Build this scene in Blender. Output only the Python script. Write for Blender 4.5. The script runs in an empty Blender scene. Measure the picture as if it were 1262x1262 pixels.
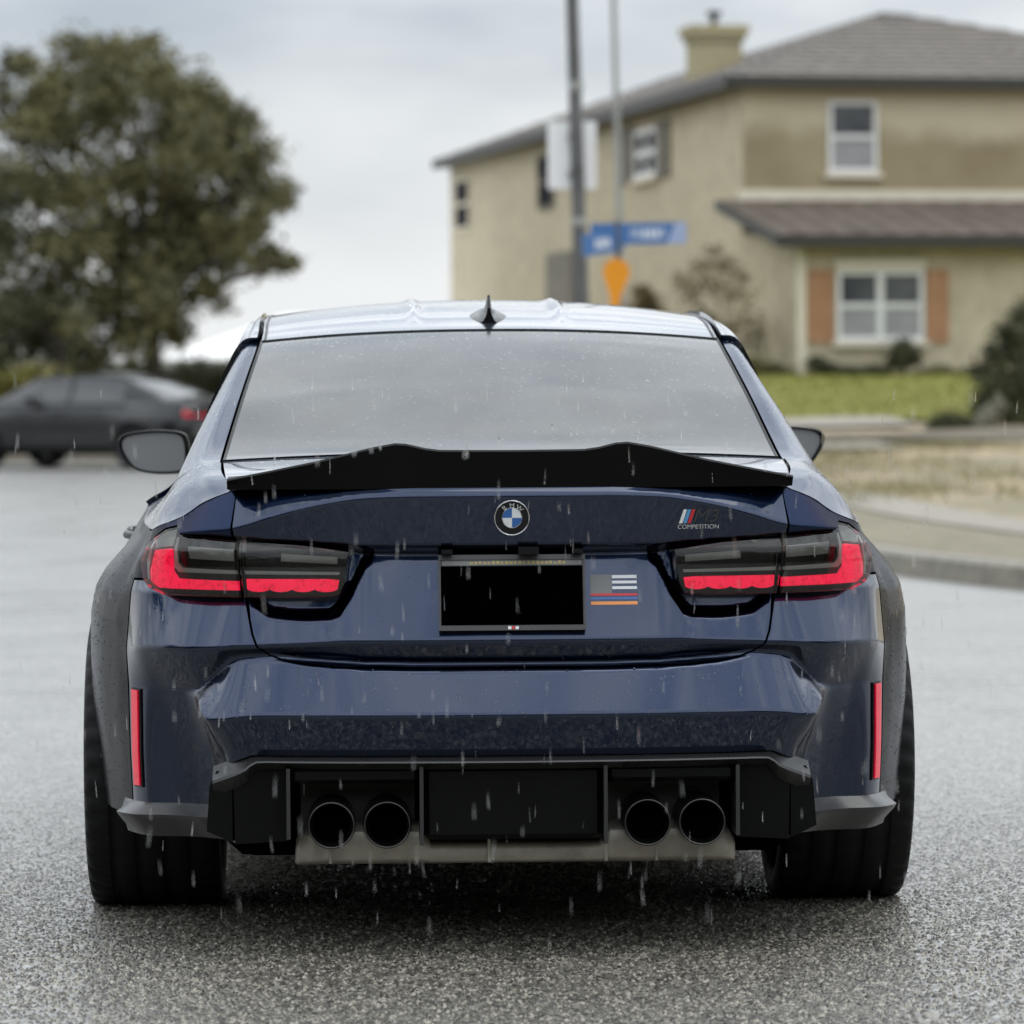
import bpy, math, random
import numpy as np
from mathutils import Vector, Matrix
from mathutils.geometry import delaunay_2d_cdt

random.seed(7); np.random.seed(7)
S = bpy.context.scene
COL = S.collection
R = math.radians

# ------------------------------------------------------------------ camera
FPX = 5175.0 / 1262.0                      # focal length in frame widths
CAM = np.array([0.0, -9.0, 1.232])
PITCH, ROLL = math.atan(156 / 5175), R(.35)
c_fwd = np.array([0, math.cos(PITCH), -math.sin(PITCH)])
_u0 = np.array([0, math.sin(PITCH), math.cos(PITCH)]); _r0 = np.array([1., 0, 0])
c_rt = _r0 * math.cos(ROLL) - _u0 * math.sin(ROLL)
c_up = _u0 * math.cos(ROLL) + _r0 * math.sin(ROLL)
cam = bpy.data.objects.new('camera', bpy.data.cameras.new('camera'))
COL.objects.link(cam)
m = Matrix.Identity(4)
for i in range(3):
    m[i][0] = c_rt[i]; m[i][1] = c_up[i]; m[i][2] = -c_fwd[i]; m[i][3] = CAM[i]
cam.matrix_world = m
cam.data.sensor_width = 36; cam.data.lens = 36 * FPX
cam.data.clip_start = .1; cam.data.clip_end = 3000
cam.data.dof.use_dof = True; cam.data.dof.focus_distance = 9.35; cam.data.dof.aperture_fstop = 4.8
S.camera = cam

# ------------------------------------------------------------------ sky, sun, exposure
W = bpy.data.worlds.new('World'); S.world = W; W.use_nodes = True
nt = W.node_tree; nt.nodes.clear()
def wn(t, **k):
    n = nt.nodes.new(t)
    for a, b in k.items(): setattr(n, a, b)
    return n
SUN_EL, SUN_AZ = R(74), R(100)
sky = wn('ShaderNodeTexSky', sky_type='NISHITA', sun_disc=False, sun_elevation=SUN_EL, sun_rotation=SUN_AZ)
bg1 = wn('ShaderNodeBackground'); bg1.inputs[1].default_value = .09
nt.links.new(sky.outputs[0], bg1.inputs[0])
tc = wn('ShaderNodeTexCoord')
sep = wn('ShaderNodeSeparateXYZ'); nt.links.new(tc.outputs['Generated'], sep.inputs[0])
mp = wn('ShaderNodeMapping'); mp.inputs['Scale'].default_value = (1.6, 1.6, 5.0); mp.inputs['Location'].default_value = (.35, .2, .1)
nt.links.new(tc.outputs['Generated'], mp.inputs[0])
nz = wn('ShaderNodeTexNoise'); nz.inputs['Scale'].default_value = 4.2; nz.inputs['Detail'].default_value = 5; nz.inputs['Roughness'].default_value = .5
nt.links.new(mp.outputs[0], nz.inputs[0])
rmp = wn('ShaderNodeValToRGB')      # overcast layer: brightness by cloud thickness
rmp.color_ramp.elements[0].position = .36; rmp.color_ramp.elements[0].color = (.37, .415, .465, 1)
rmp.color_ramp.elements[1].position = .64; rmp.color_ramp.elements[1].color = (.68, .70, .715, 1)
nt.links.new(nz.outputs[0], rmp.inputs[0])
hz = wn('ShaderNodeMapRange'); hz.inputs[1].default_value = .0; hz.inputs[2].default_value = .085; hz.inputs[3].default_value = 1; hz.inputs[4].default_value = 0
nt.links.new(sep.outputs[2], hz.inputs[0])
hm = wn('ShaderNodeMix', data_type='RGBA'); hm.inputs['B'].default_value = (.76, .775, .78, 1)
nt.links.new(hz.outputs[0], hm.inputs['Factor']); nt.links.new(rmp.outputs[0], hm.inputs['A'])
zen = wn('ShaderNodeMapRange'); zen.inputs[1].default_value = .075; zen.inputs[2].default_value = .42; zen.inputs[3].default_value = 1; zen.inputs[4].default_value = 2.6
nt.links.new(sep.outputs[2], zen.inputs[0])
bg2 = wn('ShaderNodeBackground'); nt.links.new(hm.outputs['Result'], bg2.inputs[0]); nt.links.new(zen.outputs[0], bg2.inputs[1])
ms = wn('ShaderNodeMixShader'); ms.inputs[0].default_value = .92
nt.links.new(bg1.outputs[0], ms.inputs[1]); nt.links.new(bg2.outputs[0], ms.inputs[2])
wo = wn('ShaderNodeOutputWorld'); nt.links.new(ms.outputs[0], wo.inputs[0])

sl = bpy.data.lights.new('sun', 'SUN'); sl.energy = .7; sl.angle = R(40); sl.color = (1, .97, .92)
so = bpy.data.objects.new('sun', sl); COL.objects.link(so)
sd = Vector((math.sin(SUN_AZ) * math.cos(SUN_EL), math.cos(SUN_AZ) * math.cos(SUN_EL), math.sin(SUN_EL)))
so.rotation_euler = sd.to_track_quat('Z', 'Y').to_euler()

S.view_settings.view_transform = 'Standard'; S.view_settings.look = 'None'
S.view_settings.exposure = .35; S.view_settings.gamma = 1; S.view_settings.use_curve_mapping = False
S.render.engine = 'CYCLES'
S.cycles.use_denoising = True
S.cycles.max_bounces = 8; S.cycles.transparent_max_bounces = 12; S.cycles.transmission_bounces = 6
S.cycles.caustics_reflective = False; S.cycles.caustics_refractive = False

# ------------------------------------------------------------------ helpers: camera rays
def ray(px, py):
    return c_fwd + c_rt * (px - 631) / 5175 + c_up * (631 - py) / 5175
def at(px, py, D):
    """world point at distance D down the street from the camera, seen in the photo at px, py"""
    v = ray(px, py); return CAM + v * (D / v[1])

# ------------------------------------------------------------------ helpers: objects
def props(o, label=None, cat=None, group=None, kind=None):
    if label: o['label'] = label
    if cat: o['category'] = cat
    if group: o['group'] = group
    if kind: o['kind'] = kind
    return o
def empty(name, loc, rz=0, **k):
    o = bpy.data.objects.new(name, None); COL.objects.link(o); o.empty_display_size = .2
    o.location = loc; o.rotation_euler = (0, 0, rz)
    return props(o, **k)

class MB:
    """collects faces with their shading normals; build() links them as one mesh object"""
    def __init__(s): s.v = []; s.f = []; s.n = []; s.m = []; s.c = 0
    def add(s, V, F, N=None, mat=0):
        V = np.asarray(V, float); b = s.c
        s.v.append(V); s.c += len(V)
        for f in F:
            f = list(f)
            if N is not None:
                a = V[f]; g = np.zeros(3)
                for i in range(1, len(f) - 1): g += np.cross(a[i] - a[0], a[i + 1] - a[0])
                if g @ N[f].sum(0) < 0: f = f[::-1]
                s.n.append(N[f])
            else:
                s.n.append(None)
            s.f.append([b + i for i in f]); s.m.append(mat)
    def grid(s, P, mat=0, flip=False, smooth=True, closed=False):
        """P (a, b, 3); normals from the grid itself"""
        P = np.asarray(P, float); a, b = P.shape[:2]
        if smooth:
            if closed:
                du = np.roll(P, -1, 0) - np.roll(P, 1, 0)
            else:
                du = np.gradient(P, axis=0)
            dv = np.gradient(P, axis=1)
            N = np.cross(du, dv); l = np.linalg.norm(N, axis=2, keepdims=True); N = N / np.maximum(l, 1e-12)
            if flip: N = -N
            N = N.reshape(-1, 3)
        else: N = None
        F = []
        for i in range(a if closed else a - 1):
            i2 = (i + 1) % a
            for j in range(b - 1):
                q = [i * b + j, i2 * b + j, i2 * b + j + 1, i * b + j + 1]
                if flip: q = q[::-1]
                F.append(q)
        s.add(P.reshape(-1, 3), F, N, mat)
    def box(s, c, h, mat=0, rot=None):
        c = np.array(c, float); h = np.array(h, float)
        V = np.array([[x, y, z] for x in (-1, 1) for y in (-1, 1) for z in (-1, 1)], float) * h
        if rot is not None: V = V @ np.array(rot).T
        s.add(V + c, [(0, 1, 3, 2), (4, 6, 7, 5), (0, 4, 5, 1), (2, 3, 7, 6), (0, 2, 6, 4), (1, 5, 7, 3)], None, mat)
    def bevbox(s, lo, hi, b, mat=0):
        """box with chamfered vertical and horizontal edges"""
        lo = np.array(lo, float); hi = np.array(hi, float)
        P = []
        for z, k in ((lo[2], b), (lo[2] + b, 0), (hi[2] - b, 0), (hi[2], b)):
            x0, y0, x1, y1 = lo[0] + k, lo[1] + k, hi[0] - k, hi[1] - k; c = b
            P.append([(x0 + c, y0, z), (x1 - c, y0, z), (x1, y0 + c, z), (x1, y1 - c, z), (x1 - c, y1, z), (x0 + c, y1, z), (x0, y1 - c, z), (x0, y0 + c, z)])
        P = np.array(P)
        F = [tuple(range(7, -1, -1)), tuple(range(24, 32))]
        for i in range(3):
            for j in range(8): F.append((i * 8 + j, i * 8 + (j + 1) % 8, (i + 1) * 8 + (j + 1) % 8, (i + 1) * 8 + j))
        s.add(P.reshape(-1, 3), F, None, mat)
    def prism(s, poly, y0, y1, mat=0):
        """polygon in x, z run from y0 to y1"""
        n = len(poly)
        V = [(x, y0, z) for x, z in poly] + [(x, y1, z) for x, z in poly]
        F = [tuple(range(n)), tuple(range(2 * n - 1, n - 1, -1))] + [(i, i + n, (i + 1) % n + n, (i + 1) % n) for i in range(n)]
        s.add(V, F, None, mat)
    def tube(s, pts, rad, seg=12, mat=0, cap=True):
        pts = np.array(pts, float); n = len(pts)
        rad = np.broadcast_to(np.array(rad, float), (n,))
        T = np.gradient(pts, axis=0); T /= np.linalg.norm(T, axis=1, keepdims=True)
        ref = np.array([0, 0, 1.]) if abs(T[0][2]) < .9 else np.array([1., 0, 0])
        P = np.zeros((seg, n, 3))
        for i in range(n):
            a = np.cross(T[i], ref); a /= np.linalg.norm(a); b = np.cross(T[i], a)
            for k in range(seg):
                t = 2 * math.pi * k / seg; P[k, i] = pts[i] + rad[i] * (a * math.cos(t) + b * math.sin(t))
        Nn = P - pts[None]; Nn /= np.maximum(np.linalg.norm(Nn, axis=2, keepdims=True), 1e-9)
        F = [(k * n + i, k * n + i + 1, (k + 1) % seg * n + i + 1, (k + 1) % seg * n + i) for k in range(seg) for i in range(n - 1)]
        s.add(P.reshape(-1, 3), F, Nn.reshape(-1, 3), mat)
        if cap:
            for i, d in ((0, -1), (n - 1, 1)):
                s.add(P[:, i], [list(range(seg))], np.tile(T[i] * d, (seg, 1)), mat)
    def lathe_x(s, prof, c, seg=64, mat=0, rmod=None, smooth=True):
        """profile (x, r) turned about the x axis through c"""
        prof = np.array(prof, float); n = len(prof)
        P = np.zeros((seg, n, 3))
        for k in range(seg):
            t = 2 * math.pi * k / seg; r = prof[:, 1] + (rmod(k, prof) if rmod else 0)
            P[k, :, 0] = c[0] + prof[:, 0]; P[k, :, 1] = c[1] + r * math.cos(t); P[k, :, 2] = c[2] + r * math.sin(t)
        s.grid(P, mat, smooth=smooth, closed=True)
    def build(s, name, mats, parent=None, **k):
        me = bpy.data.meshes.new(name)
        V = np.concatenate(s.v) if s.v else np.zeros((0, 3))
        me.from_pydata(V.tolist(), [], s.f)
        for mt in (mats if isinstance(mats, (list, tuple)) else [mats]): me.materials.append(mt)
        me.polygons.foreach_set('material_index', s.m)
        if any(x is not None for x in s.n):
            me.polygons.foreach_set('use_smooth', [True] * len(s.f))
            out = []
            for f, nn in zip(s.f, s.n):
                if nn is None:
                    a = V[f]; g = np.zeros(3)
                    for i in range(1, len(f) - 1): g += np.cross(a[i] - a[0], a[i + 1] - a[0])
                    g /= max(np.linalg.norm(g), 1e-12); out += [tuple(g)] * len(f)
                else: out += [tuple(x) for x in nn]
            me.normals_split_custom_set(out)
        o = bpy.data.objects.new(name, me); COL.objects.link(o)
        if parent: o.parent = parent
        return props(o, **k)

def fast_mesh(name, V, nv, mats, parent=None, **k):
    """many faces of nv corners, V (n, nv, 3)"""
    n = len(V); me = bpy.data.meshes.new(name)
    me.vertices.add(n * nv); me.vertices.foreach_set('co', np.asarray(V, np.float32).ravel())
    me.loops.add(n * nv); me.loops.foreach_set('vertex_index', np.arange(n * nv, dtype=np.int32))
    me.polygons.add(n); me.polygons.foreach_set('loop_start', np.arange(0, n * nv, nv, dtype=np.int32))
    me.polygons.foreach_set('loop_total', np.full(n, nv, np.int32))
    me.update(calc_edges=True); me.validate()
    for mt in (mats if isinstance(mats, (list, tuple)) else [mats]): me.materials.append(mt)
    o = bpy.data.objects.new(name, me); COL.objects.link(o)
    if parent: o.parent = parent
    return props(o, **k)

# ------------------------------------------------------------------ helpers: materials
class Mat:
    def __init__(s, name, col=(.5, .5, .5), rough=.5, metal=0, spec=.5, **k):
        s.m = bpy.data.materials.new(name); s.m.use_nodes = True
        s.t = s.m.node_tree; s.p = s.t.nodes['Principled BSDF']
        s.p.inputs['Base Color'].default_value = (*col, 1); s.p.inputs['Roughness'].default_value = rough
        s.p.inputs['Metallic'].default_value = metal; s.p.inputs['Specular IOR Level'].default_value = spec
        for a, b in k.items(): s.p.inputs[a.replace('_', ' ')].default_value = b
        s._tc = None
    def node(s, t, **k):
        n = s.t.nodes.new(t)
        for a, b in k.items():
            if a in n.inputs: n.inputs[a].default_value = b
            else: setattr(n, a, b)
        return n
    def link(s, a, b): s.t.links.new(a, b)
    def coord(s, scale=(1, 1, 1), kind='Object'):
        if s._tc is None: s._tc = s.node('ShaderNodeTexCoord')
        mp = s.node('ShaderNodeMapping'); mp.inputs['Scale'].default_value = scale
        s.link(s._tc.outputs[kind], mp.inputs[0]); return mp.outputs[0]
    def noise(s, sc, detail=4, rough=.55, scale=(1, 1, 1), kind='Object'):
        n = s.node('ShaderNodeTexNoise'); n.inputs['Scale'].default_value = sc; n.inputs['Detail'].default_value = detail; n.inputs['Roughness'].default_value = rough
        s.link(s.coord(scale, kind), n.inputs['Vector']); return n.outputs[0]
    def voro(s, sc, feature='F1', out='Distance', scale=(1, 1, 1)):
        n = s.node('ShaderNodeTexVoronoi', feature=feature); n.inputs['Scale'].default_value = sc
        s.link(s.coord(scale), n.inputs['Vector']); return n.outputs[out]
    def ramp(s, fac, stops):
        r = s.node('ShaderNodeValToRGB'); e = r.color_ramp.elements
        while len(e) < len(stops): e.new(.5)
        for x, (p, c) in zip(e, stops):
            x.position = p; x.color = (*c, 1) if isinstance(c, tuple) else (c, c, c, 1)
        s.link(fac, r.inputs[0]); return r.outputs[0]
    def mix(s, a, b, fac, mode='MIX'):
        n = s.node('ShaderNodeMix', data_type='RGBA', blend_type=mode)
        for v, k in ((a, 'A'), (b, 'B'), (fac, 'Factor')):
            if hasattr(v, 'links'): s.link(v, n.inputs[k])
            elif isinstance(v, tuple): n.inputs[k].default_value = (*v, 1)
            else: n.inputs[k].default_value = v
        return n.outputs['Result']
    def color(s, o): s.link(o, s.p.inputs['Base Color']); return s
    def rough(s, o): s.link(o, s.p.inputs['Roughness']); return s
    def bump(s, o, strength=.3, dist=.01, coat=False):
        b = s.node('ShaderNodeBump'); b.inputs['Strength'].default_value = strength; b.inputs['Distance'].default_value = dist
        s.link(o, b.inputs['Height']); s.link(b.outputs[0], s.p.inputs['Normal'])
        if coat: s.link(b.outputs[0], s.p.inputs['Coat Normal'])
        return s

def paint(name, base, drops=True):
    M = Mat(name, base, .28, 1.0, .5, Coat_Weight=1.0, Coat_Roughness=.03, Coat_IOR=1.53)
    fl = M.noise(9, 3)
    M.rough(M.ramp(fl, [(.3, .25), (.7, .32)]))
    if drops:    # beads of rain standing on the lacquer
        v = M.voro(55); h = M.ramp(v, [(.0, 1.), (.22, .25), (.30, 0.)])
        sel = M.ramp(M.noise(11, 2), [(.46, 0.), (.58, 1.)])
        b = M.node('ShaderNodeBump'); b.inputs['Strength'].default_value = .02; b.inputs['Distance'].default_value = .0016
        M.link(M.mix((0, 0, 0), h, sel), b.inputs['Height']); M.link(b.outputs[0], M.p.inputs['Coat Normal'])
    return M.m
m_paint = paint('midnight_blue_paint', (.0032, .0130, .044))
def _beaded():
    o = m_paint.copy(); o.name = 'beaded_blue_paint'; t = o.node_tree
    for n in t.nodes:
        if n.type == 'BUMP': n.inputs['Strength'].default_value = .55; n.inputs['Distance'].default_value = .0016; p_ = n
        if n.type == 'TEX_VORONOI': n.inputs['Scale'].default_value = 105
        if n.type == 'BSDF_PRINCIPLED': n.inputs['Coat Roughness'].default_value = .22; n.inputs['Coat IOR'].default_value = 1.45; n.inputs['Coat Weight'].default_value = .5; n.inputs['Specular Tint'].default_value = (.15, .16, .19, 1)
    return o
m_beaded = _beaded(); m_beaded2 = m_beaded.copy(); m_beaded2.name = 'beaded_pillar_paint'
for n_ in m_beaded2.node_tree.nodes:
    if n_.type == 'BSDF_PRINCIPLED': n_.inputs['Coat Weight'].default_value = .9; n_.inputs['Coat IOR'].default_value = 1.55; n_.inputs['Coat Roughness'].default_value = .12; n_.inputs['Specular Tint'].default_value = (.55, .58, .65, 1)
m_grey_paint = paint('dark_grey_paint', (.007, .0075, .008), False)
def _blk(name, col, r, bump=0, sp=.3):
    M = Mat(name, col, r, 0, sp)
    n = M.noise(14, 4); M.rough(M.ramp(n, [(.3, max(r - .06, .02)), (.7, r + .07)]))
    if bump: M.bump(M.noise(320, 2), bump, .002)
    return M.m
m_gloss_black = _blk('gloss_black', (.006, .006, .007), .16)
m_satin_black = _blk('satin_black', (.006, .006, .006), .36, .1, .25)
m_plastic = _blk('black_plastic', (.003, .003, .003), .40, .2, .12)
m_trimgloss = _blk('wet_black_trim', (.022, .022, .022), .30, .1, .6)
def flat(name, c, r=.5, **k):
    M = Mat(name, c, r, **k); M.rough(M.ramp(M.noise(20, 3), [(.3, max(r - .05, 0)), (.7, r + .05)])); return M.m
m_void = _blk('unlit_black', (.002, .002, .002), .9, 0, 0.)
m_rubber = _blk('tyre_rubber', (.009, .009, .009), .6, .2, .2)
m_rim = _blk('rim_metal', (.05, .05, .055), .3)
def _glass(name, col, ior, rough):
    M = Mat(name, col, rough, 0, .5, IOR=ior)
    film = M.noise(3.5, 5, .6, (1, 1, .35)); M.rough(M.ramp(film, [(.25, rough), (.75, rough + .12)]))
    M.color(M.mix(col, tuple(c * 2.2 for c in col), M.ramp(M.noise(6, 4), [(.35, 0.), (.7, 1.)])))
    v = M.voro(95); h = M.ramp(v, [(.0, 1.), (.18, .3), (.26, 0.)])
    sel = M.ramp(M.noise(9, 3), [(.47, 0.), (.6, 1.)])
    M.bump(M.mix((0, 0, 0), h, sel), .14, .002)
    return M.m
m_rear_glass = _glass('tinted_rear_glass', (.020, .022, .022), 1.78, .07)
m_side_glass = _glass('tinted_side_glass', (.012, .013, .014), 1.7, .03)
m_mirror = Mat('mirror_glass', (.28, .285, .29), .5, .8).m
m_chrome = Mat('chrome', (.72, .73, .74), .14, 1).m
m_steel = (lambda M: (M.color(M.ramp(M.noise(12, 5), [(.3, (.26, .24, .20)), (.7, (.46, .43, .36))])), M.m)[1])(Mat('muffler_steel', (.3, .28, .24), .42, .35))
m_shaded_steel = flat('shade_dark_steel', (.055, .052, .045), .6)  # the heat shield's shade is put into this darker steel colour
m_tip = Mat('exhaust_tip_metal', (.085, .082, .08), .32, 1).m
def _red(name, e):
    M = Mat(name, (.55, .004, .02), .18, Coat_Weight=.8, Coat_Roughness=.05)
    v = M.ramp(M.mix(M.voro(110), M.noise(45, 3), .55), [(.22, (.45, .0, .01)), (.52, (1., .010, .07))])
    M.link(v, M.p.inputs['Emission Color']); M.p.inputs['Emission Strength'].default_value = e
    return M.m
m_red = _red('lit_red_lens', .78)
m_red_dim = _red('glowing_reflector', .22)  # reflector is no lamp; its red shine is put in as faint glow
m_lens_grey = Mat('clear_lens_rim', (.50, .51, .48), .2, .2, Coat_Weight=1.0).m
def _cover():
    m = bpy.data.materials.new('clear_lamp_cover'); m.use_nodes = True; t = m.node_tree; t.nodes.clear()
    a = t.nodes.new('ShaderNodeBsdfTransparent'); a.inputs[0].default_value = (.80, .80, .78, 1); g = t.nodes.new('ShaderNodeBsdfGlossy'); g.inputs['Roughness'].default_value = .03
    f = t.nodes.new('ShaderNodeFresnel'); f.inputs[0].default_value = 1.5; x = t.nodes.new('ShaderNodeMixShader'); o = t.nodes.new('ShaderNodeOutputMaterial')
    tc_ = t.nodes.new('ShaderNodeTexCoord'); n = t.nodes.new('ShaderNodeTexNoise'); n.inputs['Scale'].default_value = 70; bp = t.nodes.new('ShaderNodeBump'); bp.inputs['Strength'].default_value = .05; bp.inputs['Distance'].default_value = .003
    t.links.new(tc_.outputs['Object'], n.inputs['Vector']); t.links.new(n.outputs[0], bp.inputs['Height']); t.links.new(bp.outputs[0], g.inputs['Normal'])
    t.links.new(f.outputs[0], x.inputs[0]); t.links.new(a.outputs[0], x.inputs[1]); t.links.new(g.outputs[0], x.inputs[2]); t.links.new(x.outputs[0], o.inputs[0]); return m
m_cover = _cover()
m_lens_dark = Mat('smoked_lens', (.006, .0066, .0052), .2, 0, .2, Coat_Weight=.5, Coat_Roughness=.03).m
m_lens_bar = Mat('smoked_reflector_bar', (.22, .22, .20), .25, .2, Coat_Weight=1.0).m
m_white = flat('white_print', (.72, .73, .74)); m_bluep = flat('blue_enamel', (.03, .12, .36), .25); m_redp = flat('red_print', (.55, .03, .04))
m_lblue = flat('light_blue_print', (.10, .30, .55)); m_orange = flat('orange_print', (.75, .28, .08)); m_greyp = flat('grey_print', (.17, .17, .17)); m_gold = flat('gold_print', (.42, .33, .10))
m_plate = flat('black_plate', (.0005, .0005, .0005), 1., spec=0.)
m_frame = flat('plate_frame_metal', (.035, .035, .035), .3)
mw = Mat('water', (1, 1, 1), .0, 0, .5, IOR=1.33); mw.p.inputs['Transmission Weight'].default_value = 1; m_water = mw.m

# ------------------------------------------------------------------ car surfaces
def pchip_cols(xc, Y, x):
    """monotone cubic along columns: Y (J, K) at xc (J), evaluated at x (n) -> (n, K)"""
    h = np.diff(xc)[:, None]; dl = np.diff(Y, axis=0) / h
    dd = np.zeros_like(Y)
    w1 = 2 * h[1:] + h[:-1]; w2 = h[1:] + 2 * h[:-1]
    with np.errstate(divide='ignore', invalid='ignore'):
        mid = (w1 + w2) / (w1 / dl[:-1] + w2 / dl[1:])
    dd[1:-1] = np.where(dl[:-1] * dl[1:] > 0, mid, 0)
    i = np.clip(np.searchsorted(xc, x, side='right') - 1, 0, len(xc) - 2)
    t = ((x - xc[i]) / h[i, 0])[:, None]; H = h[i]
    return ((2*t**3-3*t**2+1) * Y[i] + (t**3-2*t**2+t) * H * dd[i] + (-2*t**3+3*t**2) * Y[i+1] + (t**3-t**2) * H * dd[i+1])
def hermite(xc, Y, x, even=False):
    """finite-difference cubic through Y (J, k)"""
    xc = np.asarray(xc, float); Y = np.asarray(Y, float)
    s = np.gradient(Y, xc, axis=0)
    if even is not False: s[0] = even
    i = np.clip(np.searchsorted(xc, x, side='right') - 1, 0, len(xc) - 2)
    h = (xc[i+1] - xc[i])[:, None]; t = (x - xc[i])[:, None] / h
    return ((2*t**3-3*t**2+1) * Y[i] + (t**3-2*t**2+t) * h * s[i] + (-2*t**3+3*t**2) * Y[i+1] + (t**3-t**2) * h * s[i+1])

BU = np.array([0,.2,.4,.55,.65,.72,.78,.825,.87,.98,1.09,1.25,1.38,1.61,1.83,2.13,2.53,3.13,3.73,4.03,4.38,4.63,4.93,5.2,5.45,5.75,6.05])
BP = np.array([(0,0),(.2,.004),(.4,.02),(.55,.05),(.65,.09),(.72,.14),(.78,.205),(.818,.265),(.842,.34),(.874,.45),(.905,.56),(.932,.72),(.944,.85),(.950,1.08),
      (.942,1.30),(.908,1.60),(.888,2.0),(.882,2.6),(.886,3.2),(.905,3.5),(.93,3.85),(.93,4.10),(.90,4.40),(.79,4.62),(.60,4.74),(.30,4.785),(0,4.795)])
def Bc(u): return hermite(BU, BP, u, (1, 0))
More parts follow.
